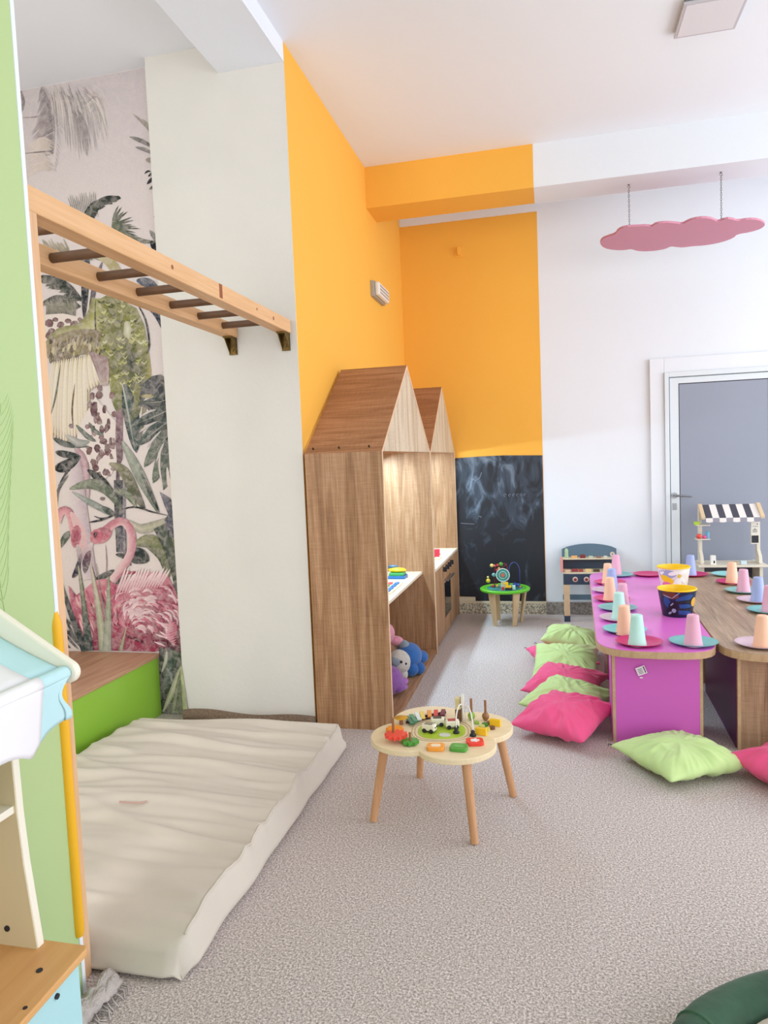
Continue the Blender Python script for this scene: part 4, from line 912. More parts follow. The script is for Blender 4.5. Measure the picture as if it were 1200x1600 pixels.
# buckets
m_by = mat('bucket_yellow', (250, 208, 16), 0.35)
def bucket(label, x, y, walls, deco):
    t = thing('bucket', label, 'bucket', (x, y, ZP), 0, 'yellow rimmed buckets on the tables')
    H_ = 0.150; r0, r1 = 0.078, 0.101
    b = B(); b.lathe((x, y, ZP), [(0, 0.003), (0.074, 0.003), (0.0755, 0.004), (0.0985, H_-0.002)], 40); b.obj('inside', m_by, t, smooth=True)
    b = B(); b.lathe((x, y, ZP), [(r1-0.003, H_-0.003), (r1+0.003, H_-0.004), (r1+0.0045, H_), (r1+0.002, H_+0.004), (r1-0.002, H_+0.003), (r1-0.003, H_-0.003)], 40); b.obj('rim', m_by, t, smooth=True)
    b = B(); b.lathe((x, y, ZP), [(0, 0), (r0-0.002, 0), (r0, 0.002), (r1, H_-0.004)], 72); b.obj('wall', walls, t, smooth=True)
    def S(a_, h_, o=0.0008): r = r0+(r1-r0)*h_/H_+o; return (x+r*math.sin(a_), y-r*math.cos(a_), ZP+h_)
    for di, (nm, m, polys) in enumerate(deco):
        b = B()
        for k, (ca, chh, ra, rh, rt_) in enumerate(polys):
            n = 20; o_ = 0.0009+0.0004*di+0.00005*k; vv = [S(ca, min(max(chh, 0.004), H_-0.008), o_)]
            for lv in range(1, 6):
                for i in range(n):
                    tt = 2*math.pi*i/n; da = ra*math.cos(tt)*lv/5; dh = rh*math.sin(tt)*lv/5
                    vv.append(S(ca+(da*math.cos(rt_)-dh*math.sin(rt_))/0.09, min(max(chh+da*math.sin(rt_)+dh*math.cos(rt_), 0.004), H_-0.008), o_))
            ff = [(0, i+1, (i+1) % n+1) for i in range(n)]
            for lv in range(4): ff += [(1+lv*n+i, 1+(lv+1)*n+i, 1+(lv+1)*n+(i+1) % n, 1+lv*n+(i+1) % n) for i in range(n)]
            b.faces_from(vv, ff)
        b.obj(nm, m, t)
WH = mat('petal_white', (246, 244, 238), 0.5)
bucket('yellow rimmed bucket with white daisies, the farther of two buckets', 0.775, 4.98, mat('bucket_white', (240, 236, 224), 0.5), [
    ('grey_patch', mat('patch_grey', (164, 176, 204), 0.5), [(-0.65, 0.112, 0.062, 0.03, 0), (-0.2, 0.035, 0.034, 0.034, 0.4)]),
    ('yellow_patch', m_by, [(-0.62, 0.072, 0.055, 0.024, -0.5), (0.15, 0.012, 0.04, 0.02, 0)]),
    ('pink_patch', mat('patch_pink', (230, 120, 170), 0.5), [(-0.6, 0.03, 0.045, 0.028, -0.3)]),
    ('petal', WH, [(0.15-0.32, 0.118, 0.032, 0.013, 0.25), (0.0, 0.06, 0.032, 0.014, 1.1), (0.25, 0.055, 0.032, 0.013, 1.6), (0.5, 0.075, 0.03, 0.012, -0.8), (0.45, 0.125, 0.03, 0.012, 0.2), (-1.05, 0.115, 0.012, 0.012, 0), (-0.9, 0.12, 0.012, 0.008, 0.5)]),
    ('flower_centre', mat('centre_yellow', (226, 196, 70), 0.5), [(0.22, 0.1, 0.011, 0.013, 0)])])
bucket('yellow rimmed bucket with dark navy sides, the nearer of two buckets', 0.668, 4.19, mat('bucket_navy', (18, 32, 66), 0.35), [
    ('brown_patch', mat('patch_brown', (110, 50, 34), 0.5), [(-0.55, 0.125, 0.045, 0.02, -0.1)]),
    ('blue_patch', mat('patch_blue', (26, 72, 136), 0.4), [(0.3, 0.11, 0.05, 0.016, 0.25), (0.25, 0.065, 0.05, 0.012, 0.0), (0.2, 0.03, 0.06, 0.012, -0.1), (-0.75, 0.085, 0.02, 0.03, 0.3)]),
    ('dark_patch', mat('patch_black', (12, 14, 26), 0.4), [(0.15, 0.09, 0.05, 0.008, 0.1), (-0.35, 0.06, 0.03, 0.03, 0), (-0.5, 0.03, 0.04, 0.02, 0), (0.1, 0.048, 0.05, 0.006, 0)]),
    ('grey_streak', mat('patch_silver', (150, 156, 184), 0.4), [(-0.2, 0.128, 0.03, 0.0025, 0.75), (-0.7, 0.118, 0.025, 0.003, -0.3), (-0.45, 0.075, 0.012, 0.004, 0.8), (-0.35, 0.04, 0.012, 0.012, 0.2), (-0.6, 0.025, 0.012, 0.006, 0.6)]),
    ('badge', mat('patch_gold', (224, 176, 70), 0.4), [(0.95, 0.085, 0.022, 0.026, 0)])])

# ---------------------------------------------------------------- activity table (foreground)
m_birch = wood('birch_top', (226, 202, 160), (238, 218, 180), (246, 230, 200), 'X', 1, 0.45, 0.4, cross=False)
m_beech = wood('beech_leg', (182, 132, 92), (204, 154, 112), (222, 176, 136), 'Z', 1.2, 0.45, 0.5, cross=False)
ACX, ACY, AZ = -0.445, 2.735, 0.325
ac = thing('activity_table', 'clover shaped wooden activity table on round legs covered with toys', 'activity table', (ACX, ACY, 0))
def clover(z, k=1.0):
    o = []
    for i in range(96):
        a_ = 2*math.pi*i/96; r = (0.212+0.078*abs(math.cos(2*(a_-R(29))))**0.75)*k; o.append((ACX+r*math.cos(a_), ACY+r*math.sin(a_), z))
    return o
b = B(); b.prism(clover(AZ-0.022), (0, 0, 0.022)); b.obj('tabletop', m_birch, ac, bevel=0.003)
for (fx, fy) in ((-0.708, 2.598), (-0.598, 3.007), (-0.302, 2.495), (-0.183, 2.885)):
    dx, dy = fx-ACX, fy-ACY; tp = (ACX+dx*0.80, ACY+dy*0.80, AZ-0.021)
    B().cyl((fx, fy, 0.002), tp, 0.0145, 0.0185, 20).obj('leg', m_beech, ac, smooth=True)
def T(x, y, z=AZ): return at(x, y, 2, z)
m_groove = mat('track_groove', (186, 162, 124), 0.6); m_lawn = mat('lawn_green', (172, 200, 50), 0.5)
c0 = T(690, 1142)
def sup(cx, cy, a_, bb, rot, z, n=48, p=0.75):
    o = []
    for i in range(n):
        t = 2*math.pi*i/n; ex = math.copysign(abs(math.cos(t))**p, math.cos(t))*a_; ey = math.copysign(abs(math.sin(t))**p, math.sin(t))*bb
        o.append((cx+ex*math.cos(rot)-ey*math.sin(rot), cy+ex*math.sin(rot)+ey*math.cos(rot), z))
    return o
b = B(); b.tube(sup(c0.x, c0.y, 0.118, 0.107, 0.15, AZ+0.0003), 0.0016, 5, True); b.tube(sup(c0.x, c0.y, 0.106, 0.095, 0.15, AZ+0.0003), 0.0016, 5, True); b.obj('track', m_groove, ac)
b = B(); b.prism(sup(c0.x, c0.y, 0.094, 0.083, 0.15, AZ), (0, 0, 0.0015)); b.obj('play_field', m_lawn, ac)
q = T(695, 1149); b = B(); b.prism(sup(q.x, q.y, 0.022, 0.018, 0, AZ+0.0016), (0, 0, 0.001)); b.obj('pond', mat('pond_grey', (206, 208, 196), 0.5), ac)
# xylophone
for i, (x, y, col) in enumerate(((640, 1126, (20, 110, 70)), (646, 1123, (60, 140, 96)), (653, 1120, (226, 236, 232)), (660, 1118, (238, 206, 90)), (671, 1116, (234, 150, 50)), (681, 1115, (214, 60, 56)), (692, 1114, (116, 34, 66)))):
    p = T(x, y, AZ+0.01); a_ = R(118-i*4); L_ = 0.046-0.002*i; dx, dy = math.cos(a_)*L_, math.sin(a_)*L_
    B().bar((p.x-dx, p.y-dy, AZ+0.012), (p.x+dx, p.y+dy, AZ+0.012), 0.018, 0.006).obj('xylophone_key', mat('key%d' % i, col, 0.35), ac, bevel=0.001)
b = B(); pa, pb = T(636, 1128), T(696, 1116); b.bar((pa.x, pa.y+0.012, AZ+0.0045), (pb.x, pb.y+0.012, AZ+0.0045), 0.006, 0.009); b.bar((pa.x, pa.y-0.018, AZ+0.0045), (pb.x, pb.y-0.018, AZ+0.0045), 0.006, 0.009); b.obj('key_rail', mat('key_rail_m', (70, 30, 50), 0.5), ac)
def gear(x, y, r, col, z0, name='gear', teeth=10, th=0.012):
    p = T(x, y, z0); o = []
    for i in range(teeth*4):
        rr = r*(1.0 if i % 4 in (0, 1) else 0.78); a_ = 2*math.pi*i/(teeth*4); o.append((p.x+rr*math.cos(a_), p.y+rr*math.sin(a_), z0))
    B().prism(o, (0, 0, th)).obj(name, mat('gear_%d_%d_%d' % col, col, 0.4), ac, bevel=0.001); return p
m_peg = mat('peg_wood', (150, 100, 62), 0.5)
gear(617, 1142, 0.036, (246, 150, 40), AZ+0.004)
p = gear(619, 1151, 0.045, (240, 82, 62), AZ+0.017, teeth=12, th=0.013)
B().cyl((p.x-0.012, p.y+0.008, AZ), (p.x-0.012, p.y+0.008, AZ+0.085), 0.005).obj('peg', m_peg, ac, smooth=True)
p = gear(641, 1161, 0.034, (72, 150, 52), AZ+0.004, teeth=8)
B().cyl((p.x, p.y, AZ), (p.x, p.y, AZ+0.045), 0.005).obj('peg', m_peg, ac, smooth=True)
p = T(627, 1132); b = B(); b.cyl((p.x, p.y, AZ), (p.x, p.y, AZ+0.028), 0.008); b.obj('cymbal_post', m_peg, ac, smooth=True)
B().lathe((p.x, p.y, AZ+0.028), [(0, 0.006), (0.012, 0.005), (0.028, 0.001), (0.028, 0.0), (0, 0.0)], 24).obj('cymbal', mat('gold_cymbal', (220, 176, 60), 0.3, 0.5), ac, smooth=True)
# bead arches
for (x, y, x2, y2) in ((713, 1146, 724, 1128), (739, 1150, 728, 1130)):
    p = T(x, y); q2 = T(x2, y2); h_ = 0.088
    pts = []
    for i in range(15):
        t = i/14; e = math.sin(math.pi*t)**0.45; pts.append((p.x+(q2.x-p.x)*(0.5-0.5*math.cos(math.pi*t)), p.y+(q2.y-p.y)*(0.5-0.5*math.cos(math.pi*t)), AZ+0.002+h_*e))
    w_ = B().tube(pts, 0.0028, 8).obj('bead_wire', mat('white_wire', (240, 238, 232), 0.4), ac, smooth='full')
    b = B(); b.lathe((p.x, p.y, AZ), [(0, 0.0), (0.013, 0.0), (0.012, 0.008), (0.006, 0.012), (0.009, 0.017), (0.004, 0.024), (0, 0.025)], 16); b.obj('wire_foot', m_dark, w_, smooth='full')
# windmill
p = T(717, 1126); b = B(); b.box(p.x-0.013, p.y-0.013, AZ, p.x+0.013, p.y+0.013, AZ+0.05); b.obj('mill_base', mat('mill_brown', (120, 80, 60), 0.5, var=0.4, vscale=60), ac, bevel=0.002)
b = B(); b.box(p.x-0.012, p.y-0.012, AZ+0.05, p.x+0.010, p.y+0.012, AZ+0.098); b.obj('mill_top', mat('mill_cream', (232, 214, 160), 0.5), ac, bevel=0.003)
b = B(); b.cyl((p.x+0.014, p.y-0.002, AZ+0.085), (p.x+0.022, p.y-0.002, AZ+0.085), 0.027, n=24); b.obj('mill_wheel', mat('mill_white', (226, 222, 212), 0.4), ac, smooth=True)
for (x, y, h_, bc) in ((737, 1125, 0.09, (140, 180, 60)), (759, 1126, 0.085, (150, 104, 66))):
    p = T(x, y); pg = B().cyl((p.x, p.y, AZ), (p.x, p.y, AZ+h_), 0.005).obj('peg', m_peg, ac, smooth=True)
    B().ball((p.x, p.y, AZ+0.018), 0.015, (1, 1, 1.15)).obj('bead', mat('bead%d' % bc[0], bc, 0.4), pg, smooth='full')
# maze frame with yellow ends
p1, p2 = T(752, 1148), T(774, 1134)
for p in (p1, p2): B().bar((p.x-0.022, p.y+0.004, AZ+0.014), (p.x+0.022, p.y-0.008, AZ+0.014), 0.014, 0.028).obj('frame_block', mat('block_yellow', (248, 198, 40), 0.4), ac, bevel=0.002)
for (x, y, col, r) in ((753, 1137, (200, 206, 120), 0.012), (758, 1134, (60, 130, 50), 0.013), (764, 1131, (150, 100, 70), 0.010), (769, 1139, (110, 70, 50), 0.012), (762, 1141, (220, 200, 90), 0.010), (745, 1131, (150, 190, 90), 0.010)):
    p = T(x, y); B().cyl((p.x, p.y, AZ), (p.x, p.y, AZ+0.010), r, n=20).obj('bead', mat('disc_%d_%d' % (col[0], col[1]), col, 0.4), ac, smooth=True)
# animal cars on the track field
def car(x, y, a_, label, tc):
    p = T(x, y); t = thing('toy_car', label, 'toy', (p.x, p.y, AZ+0.0016), R(a_), 'little animal cars on the activity table')
    B().box(-0.028, -0.016, 0.007, 0.028, 0.016, 0.033).obj('body', mat('car_cream', (240, 234, 212), 0.45), t, bevel=0.006, local=True)
    B().box(-0.018, -0.012, 0.0325, 0.016, 0.012, 0.035).obj('roof_patch', mat('car_top_%d' % tc[0], tc, 0.5), t, bevel=0.002, local=True)
    for sx in (-0.015, 0.015): B().cyl((sx, -0.018, 0.0085), (sx, 0.018, 0.0085), 0.0085, n=16).obj('wheel', m_dark, t, smooth=True, local=True)
    b = B(); b.ball((0.029, -0.007, 0.023), 0.003); b.ball((0.029, 0.007, 0.023), 0.003); b.obj('eye', m_dark, t, smooth='full', local=True, split=True)
car(671, 1144, -15, 'cream toy car with grey top, leftmost on activity table', (140, 134, 110))
car(684, 1134, 10, 'cream toy car with two dark stripes, farthest on the green field', (70, 66, 40))
car(707, 1138, 15, 'cream toy car with red patched top beside the white wires', (180, 60, 60))
def tile(x, y, a_, col, c2, label, flower):
    p = T(x, y); t = thing('shape_block', label, 'toy block', (p.x, p.y, AZ+0.0005), R(a_), 'square blocks on the activity table')
    b = B(); b.prism(sup(0, 0, 0.033, 0.028, 0, 0, 32, 0.45), (0, 0, 0.013)); b.obj('block', mat('tile_%d_%d' % col[:2], col, 0.4), t, bevel=0.002, local=True)
    b = B()
    if flower:
        for k in range(5): b.lathe((0.011*math.cos(k*1.257), 0.009*math.sin(k*1.257), 0.013), [(0, 0.001), (0.007, 0.001), (0.007, 0)], 12)
        b.lathe((0, 0, 0.013), [(0, 0.0012), (0.006, 0.0012), (0.006, 0)], 12)
    else: b.prism(sup(0, 0, 0.018, 0.013, 0, 0.013, 24, 0.6), (0, 0, 0.001))
    b.obj('printed_motif', mat('motif_%d_%d' % c2[:2], c2, 0.5), t, local=True)
tile(681, 1170, 5, (244, 160, 56), (246, 224, 190), 'orange square block with pale motif on activity table front', False)
tile(717, 1171, -4, (84, 160, 60), (110, 180, 84), 'green square block at the front of activity table', False)
tile(742, 1162, 12, (238, 66, 52), (250, 240, 236), 'red square block with white flower on activity table', True)

# ---------------------------------------------------------------- green round table with bead maze
GX, GY, GZ = -0.40, 5.99, 0.30
gt = thing('bead_table', 'round green topped play table before the chalkboard', 'play table', (GX, GY, 0))
B().lathe((GX, GY, GZ), [(0, -0.018), (0.200, -0.018), (0.206, -0.014), (0.208, 0), (0.200, 0.006), (0.19, 0.003), (0.188, 0.001), (0, 0.001)], 48).obj('tabletop', mat('leaf_green', (104, 196, 46), 0.4), gt, smooth=True)
b = B(); b.lathe((GX, GY, GZ+0.0012), [(0, 0.002), (0.15, 0.002), (0.15, 0)], 40); b.obj('printed_scene', mat('scene_teal', (70, 150, 150), 0.5, var=0.6, vscale=14), gt)
b = B(); b.tube([(GX+0.172*math.cos(R(a_*10)), GY+0.172*math.sin(R(a_*10)), GZ+0.0015) for a_ in range(36)], 0.002, 5, True); b.obj('groove', mat('groove_green', (60, 130, 30), 0.5), gt)
m_lg = wood('birch_leg', (196, 166, 124), (216, 188, 146), (230, 206, 168), 'Z', 1.2, 0.5, 0.5, cross=False)
for k, (fx, fy) in enumerate(((-0.475, 5.885), (-0.315, 5.87), (-0.272, 6.04), (-0.46, 6.09))):
    dx, dy = fx-GX, fy-GY; l_ = math.hypot(dx, dy); ux, uy = dx/l_, dy/l_; vx, vy = -uy, ux
    tx, ty = GX+ux*0.165, GY+uy*0.165; fx2, fy2 = GX+ux*0.125, GY+uy*0.125; hw0, hw1, th = 0.032, 0.017, 0.018
    o = [(tx+vx*hw0, ty+vy*hw0, GZ-0.018), (tx-vx*hw0, ty-vy*hw0, GZ-0.018), (fx2-vx*hw1, fy2-vy*hw1, 0.001), (fx2+vx*hw1, fy2+vy*hw1, 0.001)]
    B().prism(o, (ux*th, uy*th, 0)).obj('leg', m_lg, gt, bevel=0.002)
wm = {'blue': mat('wire_blue', (60, 70, 140), 0.4), 'red': mat('wire_red', (150, 40, 60), 0.4)}
arc = [(GX+0.035+0.045*(1-math.cos(math.pi*i/12)), 6.0, GZ+0.14+0.075*math.sin(math.pi*i/12)) for i in range(13)]
B().tube([(GX+0.035, 6.0, GZ)]+arc+[(GX+0.125, 6.0, GZ)], 0.0035, 8).obj('bead_wire', wm['blue'], gt, smooth='full')
B().tube([(GX-0.085, 6.0, GZ), (GX-0.085, 6.0, GZ+0.15), (GX-0.06, 6.0, GZ+0.2), (GX, 6.02, GZ+0.205), (GX+0.02, 6.03, GZ+0.18), (GX+0.02, 6.03, GZ)], 0.0035, 8).obj('bead_wire', wm['red'], gt, smooth='full')
B().tube([(GX-0.07, 6.02, GZ), (GX-0.07, 6.02, GZ+0.12), (GX-0.03, 6.02, GZ+0.16), (GX+0.02, 6.02, GZ+0.2)], 0.003, 8).obj('bead_wire', wm['red'], gt, smooth='full')
for (dx, dz, r, col) in ((-0.105, 0.19, 0.016, (232, 208, 120)), (-0.082, 0.188, 0.011, (190, 110, 90)), (-0.055, 0.192, 0.013, (200, 60, 60)), (-0.028, 0.2, 0.018, (80, 150, 50)), (-0.06, 0.15, 0.015, (180, 50, 60)), (-0.045, 0.165, 0.011, (220, 180, 100)), (-0.09, 0.11, 0.017, (120, 180, 180)), (-0.138, 0.06, 0.019, (230, 210, 60)), (-0.14, 0.09, 0.010, (220, 210, 120)), (0.085, 0.03, 0.02, (40, 60, 140)), (0.11, 0.028, 0.014, (50, 90, 160)), (0.125, 0.012, 0.010, (200, 120, 70)), (-0.1, 0.02, 0.014, (190, 80, 50)), (-0.06, 0.02, 0.013, (220, 160, 60))):
    B().ball((GX+dx, 6.0-0.02*(dz < 0.05), GZ+dz), r, n=14, m=8).obj('bead', mat('bm_%d_%d_%d' % col, col, 0.35), gt, smooth='full')
dk = B().cyl((GX-0.012, 5.955, GZ+0.115), (GX-0.012, 5.967, GZ+0.115), 0.054, n=32).obj('spin_disc', mat('disc_teal', (60, 150, 140), 0.4), gt, smooth=True)
b = B(); b.tube([(GX-0.012+0.054*math.cos(a_*0.2618), 5.955, GZ+0.115+0.054*math.sin(a_*0.2618)) for a_ in range(24)], 0.004, 6, True); b.tube([(GX-0.012+0.03*math.cos(a_*0.2618), 5.954, GZ+0.115+0.03*math.sin(a_*0.2618)) for a_ in range(24)], 0.002, 6, True); b.obj('disc_rim', mat('rim_white', (214, 226, 220), 0.4), dk, smooth='full')
B().cyl((GX-0.012, 5.95, GZ+0.115), (GX-0.012, 5.956, GZ+0.115), 0.016, n=20).obj('disc_centre', mat('disc_red', (200, 110, 90), 0.4), dk, smooth=True)
B().box(GX-0.03, 5.955, GZ, GX+0.01, 5.985, GZ+0.062).obj('disc_stand', mat('stand_cream', (210, 206, 180), 0.5), gt, bevel=0.002)
dg = thing('toy_digger', 'small yellow toy digger on the round green table', 'toy vehicle', (GX+0.035, 5.88, GZ+0.003))
GZ += 0.0025
b = B(); b.box(GX+0.012, 5.865, GZ+0.018, GX+0.06, 5.895, GZ+0.04); b.box(GX+0.012, 5.868, GZ+0.04, GX+0.035, 5.892, GZ+0.066); b.bar((GX+0.012, 5.88, GZ+0.05), (GX-0.008, 5.88, GZ+0.06), 0.012, 0.01); b.obj('body', mat('digger_yellow', (244, 196, 30), 0.4), dg, bevel=0.003)
for dx in (0.02, 0.038, 0.058): B().cyl((GX+dx, 5.858, GZ+0.012), (GX+dx, 5.902, GZ+0.012), 0.011, n=16).obj('wheel', m_dark, dg, smooth=True)
GZ -= 0.0025
cbox('toy_block', 'small red toy cube on the round green table', 'toy', GX-0.02, 5.86, GZ+0.003, GX+0.003, 5.885, GZ+0.03, (190, 50, 50))
cbox('toy_block', 'pale toy cube beside the digger on the round green table', 'toy', GX+0.065, 5.885, GZ+0.003, GX+0.092, 5.91, GZ+0.04, (190, 226, 220))

# ---------------------------------------------------------------- workbench
m_navy = mat('slate_blue', (52, 64, 84), 0.5); m_slate = mat('slate_panel', (92, 118, 136), 0.5); m_lt = mat('light_wood', (222, 190, 150), 0.5, var=0.08, vscale=20)
wb = thing('toy_workbench', 'slate blue toy workbench with pale wooden legs by white wall', 'toy workbench', (0.3, 6.15, 0))
o = [(0.075, 6.29, 0.40), (0.075, 6.29, 0.575)]+[(0.075+0.45*(i/12), 6.29, 0.585+0.045*math.sin(math.pi*i/12)**0.7) for i in range(13)]+[(0.525, 6.29, 0.575), (0.525, 6.29, 0.40)]
B().prism(o, (0, 0.012, 0)).obj('back_board', m_slate, wb, bevel=0.002)
B().box(0.08, 6.19, 0.507, 0.52, 6.289, 0.517).obj('shelf', m_cream, wb)
B().box(0.083, 6.27, 0.425, 0.517, 6.285, 0.505).obj('shelf_back', m_navy, wb)
B().box(0.08, 6.07, 0.405, 0.52, 6.289, 0.415).obj('worktop', m_cream, wb)
fa = B().box(0.08, 6.06, 0.315, 0.52, 6.075, 0.402).obj('apron', m_navy, wb, bevel=0.002)
for x in (0.175, 0.265, 0.425):
    k = B(); k.lathe((x, 6.058, 0.36), [(0, 0.004), (0.014, 0.004), (0.022, 0.002), (0.022, 0)], 20, axis=(0, -1, 0)); k.obj('dial', mat('dial_cream', (214, 196, 184), 0.4), fa, smooth=True)
    k = B(); k.cyl((x, 6.054, 0.36), (x, 6.046, 0.36), 0.012); k.obj('dial_knob', mat('dial_red', (150, 50, 50), 0.4), fa, smooth=True)
for (x, y) in ((0.105, 6.075), (0.495, 6.075), (0.105, 6.26), (0.495, 6.26)):
    l_ = B().box(x-0.024, y-0.012, 0.05, x+0.024, y+0.012, 0.402).obj('leg', m_lt, wb, bevel=0.002)
    B().box(x-0.0245, y-0.0125, 0.0, x+0.0245, y+0.0125, 0.05).obj('foot', m_navy, l_, bevel=0.002)
B().box(0.06, 6.06, 0.42, 0.079, 6.28, 0.52).obj('side_panel', mat('coral_panel', (232, 150, 140), 0.5), wb)
B().box(0.075, 6.20, 0.16, 0.52, 6.21, 0.205).obj('rail', m_slate, wb)
k = B(); k.lathe((0.485, 6.20, 0.55), [(0.006, 0), (0.006, 0.006), (0.02, 0.006), (0.02, 0)], 18, axis=(0, -1, 0)); k.obj('round_badge', mat('dial_cream', (214, 196, 184), 0.4), wb, smooth=True)
b = B(); b.lathe((0.112, 6.21, 0.517), [(0, 0), (0.015, 0), (0.016, 0.03), (0.014, 0.05), (0.016, 0.065), (0.010, 0.075), (0.010, 0.082), (0, 0.084)], 16)
tag(b.obj('toy_bottle', mat('bottle_green', (176, 204, 160), 0.4), smooth=True), 'pale green toy bottle on the workbench shelf', 'toy bottle')
for i, (x, w2, h2, c, lb) in enumerate(((0.175, 0.05, 0.02, (236, 178, 110), 'tan wooden tool block'), (0.245, 0.045, 0.028, (130, 50, 46), 'dark red wooden tool block'), (0.31, 0.035, 0.016, (200, 204, 180), 'pale wooden tool block'), (0.375, 0.04, 0.014, (150, 110, 90), 'brown wooden tool block'), (0.43, 0.03, 0.016, (220, 216, 200), 'white wooden tool block'))):
    cbox('tool_block', lb+' lying on the upper workbench shelf', 'toy', x-w2/2, 6.20, 0.517, x+w2/2, 6.235, 0.517+h2, c, 0, 'toy tools on the workbench')
for i, (x, w2, h2, c, lb) in enumerate(((0.115, 0.05, 0.018, (226, 200, 176), 'pale pink wooden tool'), (0.175, 0.05, 0.024, (150, 60, 66), 'maroon wooden tool'), (0.225, 0.035, 0.02, (170, 70, 60), 'brick red wooden tool'), (0.285, 0.05, 0.022, (232, 198, 140), 'sandy wooden tool'), (0.35, 0.05, 0.018, (80, 60, 40), 'dark brown wooden tool'))):
    cbox('tool_block', lb+' lying on the lower workbench top', 'toy', x-w2/2, 6.10, 0.415, x+w2/2, 6.14, 0.415+h2, c, 0, 'toy tools on the workbench')

# ---------------------------------------------------------------- market stall at the door
m_pw = mat('pale_birch', (224, 216, 198), 0.5)
ms = thing('toy_market_stall', 'pale wooden toy market stall with grey striped awning by grey door', 'toy stall', (1.35, 6.05, 0))
for x in (1.128, 1.548):
    o = [(x, 6.02, 0.50), (x+0.0, 5.96, 0.50), (x, 5.97, 0.55), (x, 6.02, 0.60), (x, 6.03, 0.955), (x, 6.06, 0.96), (x, 6.08, 0.5)]
    B().prism(o, (0.024, 0, 0)).obj('upright', m_pw, ms, bevel=0.002)
    B().box(x-0.0, 5.95, 0.0, x+0.024, 6.18, 0.498).obj('side_panel', m_pw, ms, bevel=0.002)
    B().prism([(x-0.002, 6.05, 0.965), (x-0.002, 6.03, 0.965), (x-0.002, 5.90, 0.873), (x-0.002, 5.905, 0.853), (x-0.002, 6.05, 0.935)], (0.028, 0, 0)).obj('awning_arm', mat('arm_wood', (220, 196, 160), 0.5), ms, bevel=0.002)
sh_ = B().box(1.10, 5.90, 0.478, 1.60, 6.18, 0.494).obj('counter', m_pw, ms, bevel=0.002)
B().box(1.153, 6.16, 0.0, 1.547, 6.172, 0.44).obj('back_board', mat('stall_dark', (70, 74, 84), 0.6), ms)
ca, cb_ = mat('awning_grey', (74, 74, 86), 0.8), mat('awning_white', (236, 232, 228), 0.8)
n = 8; xs = [1.158+i*(1.546-1.158)/n for i in range(n+1)]
for i in range(n):
    b = B(); b.prism([(xs[i], 6.045, 0.955), (xs[i+1], 6.045, 0.955), (xs[i+1], 5.905, 0.862), (xs[i], 5.905, 0.862)], (0, 0, 0.002)); b.obj('awning_stripe', ca if i % 2 == 0 else cb_, ms)
    b = B(); b.prism([(xs[i], 5.903, 0.863), (xs[i+1], 5.903, 0.863), (xs[i+1], 5.901, 0.832), ((xs[i]+xs[i+1])/2, 5.901, 0.828), (xs[i], 5.901, 0.832)], (0, -0.0015, 0)); b.obj('awning_valance', cb_ if i % 2 == 0 else mat('awning_mid', (150, 148, 160), 0.8), ms)
pb_ = B().box(1.488, 5.95, 0.652, 1.546, 5.972, 0.83).obj('till_board', mat('till_cream', (226, 222, 210), 0.5), ms, bevel=0.002)
B().box(1.493, 5.947, 0.662, 1.541, 5.951, 0.718).obj('black_screen', m_dark, pb_)
b = B()
for z in (0.745, 0.758): b.box(1.500, 5.948, z, 1.532, 5.951, z+0.004)
b.box(1.512, 5.948, 0.766, 1.520, 5.951, 0.772); b.box(1.50, 5.948, 0.787, 1.540, 5.951, 0.789); b.cyl((1.533, 5.951, 0.806), (1.533, 5.948, 0.806), 0.004)
b.obj('printed_lines', m_dark, pb_)
for i, z in enumerate((0.80, 0.69)):
    B().box(1.092, 5.93, z, 1.195, 6.02, z+0.008).obj('side_shelf', m_pw, ms, bevel=0.003)
cbox('toy_fruit_box', 'lime green toy box on the stall upper side shelf', 'toy', 1.082, 5.94, 0.808, 1.12, 5.99, 0.832, (180, 214, 50))
b = B(); b.ball((0, 0, 0.02), 0.02); o = b.obj('toy_fruit', mat('tomato_red', (226, 80, 70), 0.4), smooth='full'); o.location = (1.115, 5.95, 0.698); tag(o, 'red round toy fruit on the stall lower side shelf', 'toy')
b = B(); b.ball((0, 0, 0.014), 0.014, (1.2, 1, 1)); o = b.obj('toy_fruit', mat('berry_pink', (226, 90, 150), 0.4), smooth='full'); o.location = (1.155, 5.95, 0.698); tag(o, 'pink toy fruit on the stall lower side shelf', 'toy')
b = B(); b.lathe((0, 0, 0), [(0, 0), (0.017, 0), (0.017, 0.05), (0.012, 0.056), (0, 0.057)], 16); o = b.obj('toy_tin', mat('tin_blue', (100, 160, 190), 0.4), smooth=True); o.location = (1.18, 5.975, 0.698); tag(o, 'blue toy tin on the stall lower side shelf', 'toy')
t = thing('toy_carton', 'small white toy carton with dark print on stall counter', 'toy', (1.218, 5.96, 0.494))
B().prism([(1.198, 5.945, 0.494), (1.238, 5.945, 0.494), (1.236, 5.945, 0.565), (1.20, 5.945, 0.565)], (0, 0.035, 0)).obj('carton', mat('carton_white', (240, 238, 232), 0.5), t, bevel=0.002)
B().box(1.218, 5.9435, 0.505, 1.228, 5.9455, 0.525).obj('print', m_dark, t)
t = thing('toy_sandwich', 'tan wedge and pale blue box lying on stall counter', 'toy', (1.39, 5.96, 0.494))
B().prism([(1.33, 5.94, 0.4945), (1.41, 5.94, 0.4945), (1.41, 5.94, 0.512), (1.38, 5.94, 0.516)], (0, 0.04, 0)).obj('wedge', mat('wedge_tan', (190, 170, 150), 0.6), t, bevel=0.003)
B().box(1.412, 5.94, 0.4945, 1.455, 5.98, 0.522).obj('box', mat('box_blue', (200, 222, 228), 0.5), t, bevel=0.003)

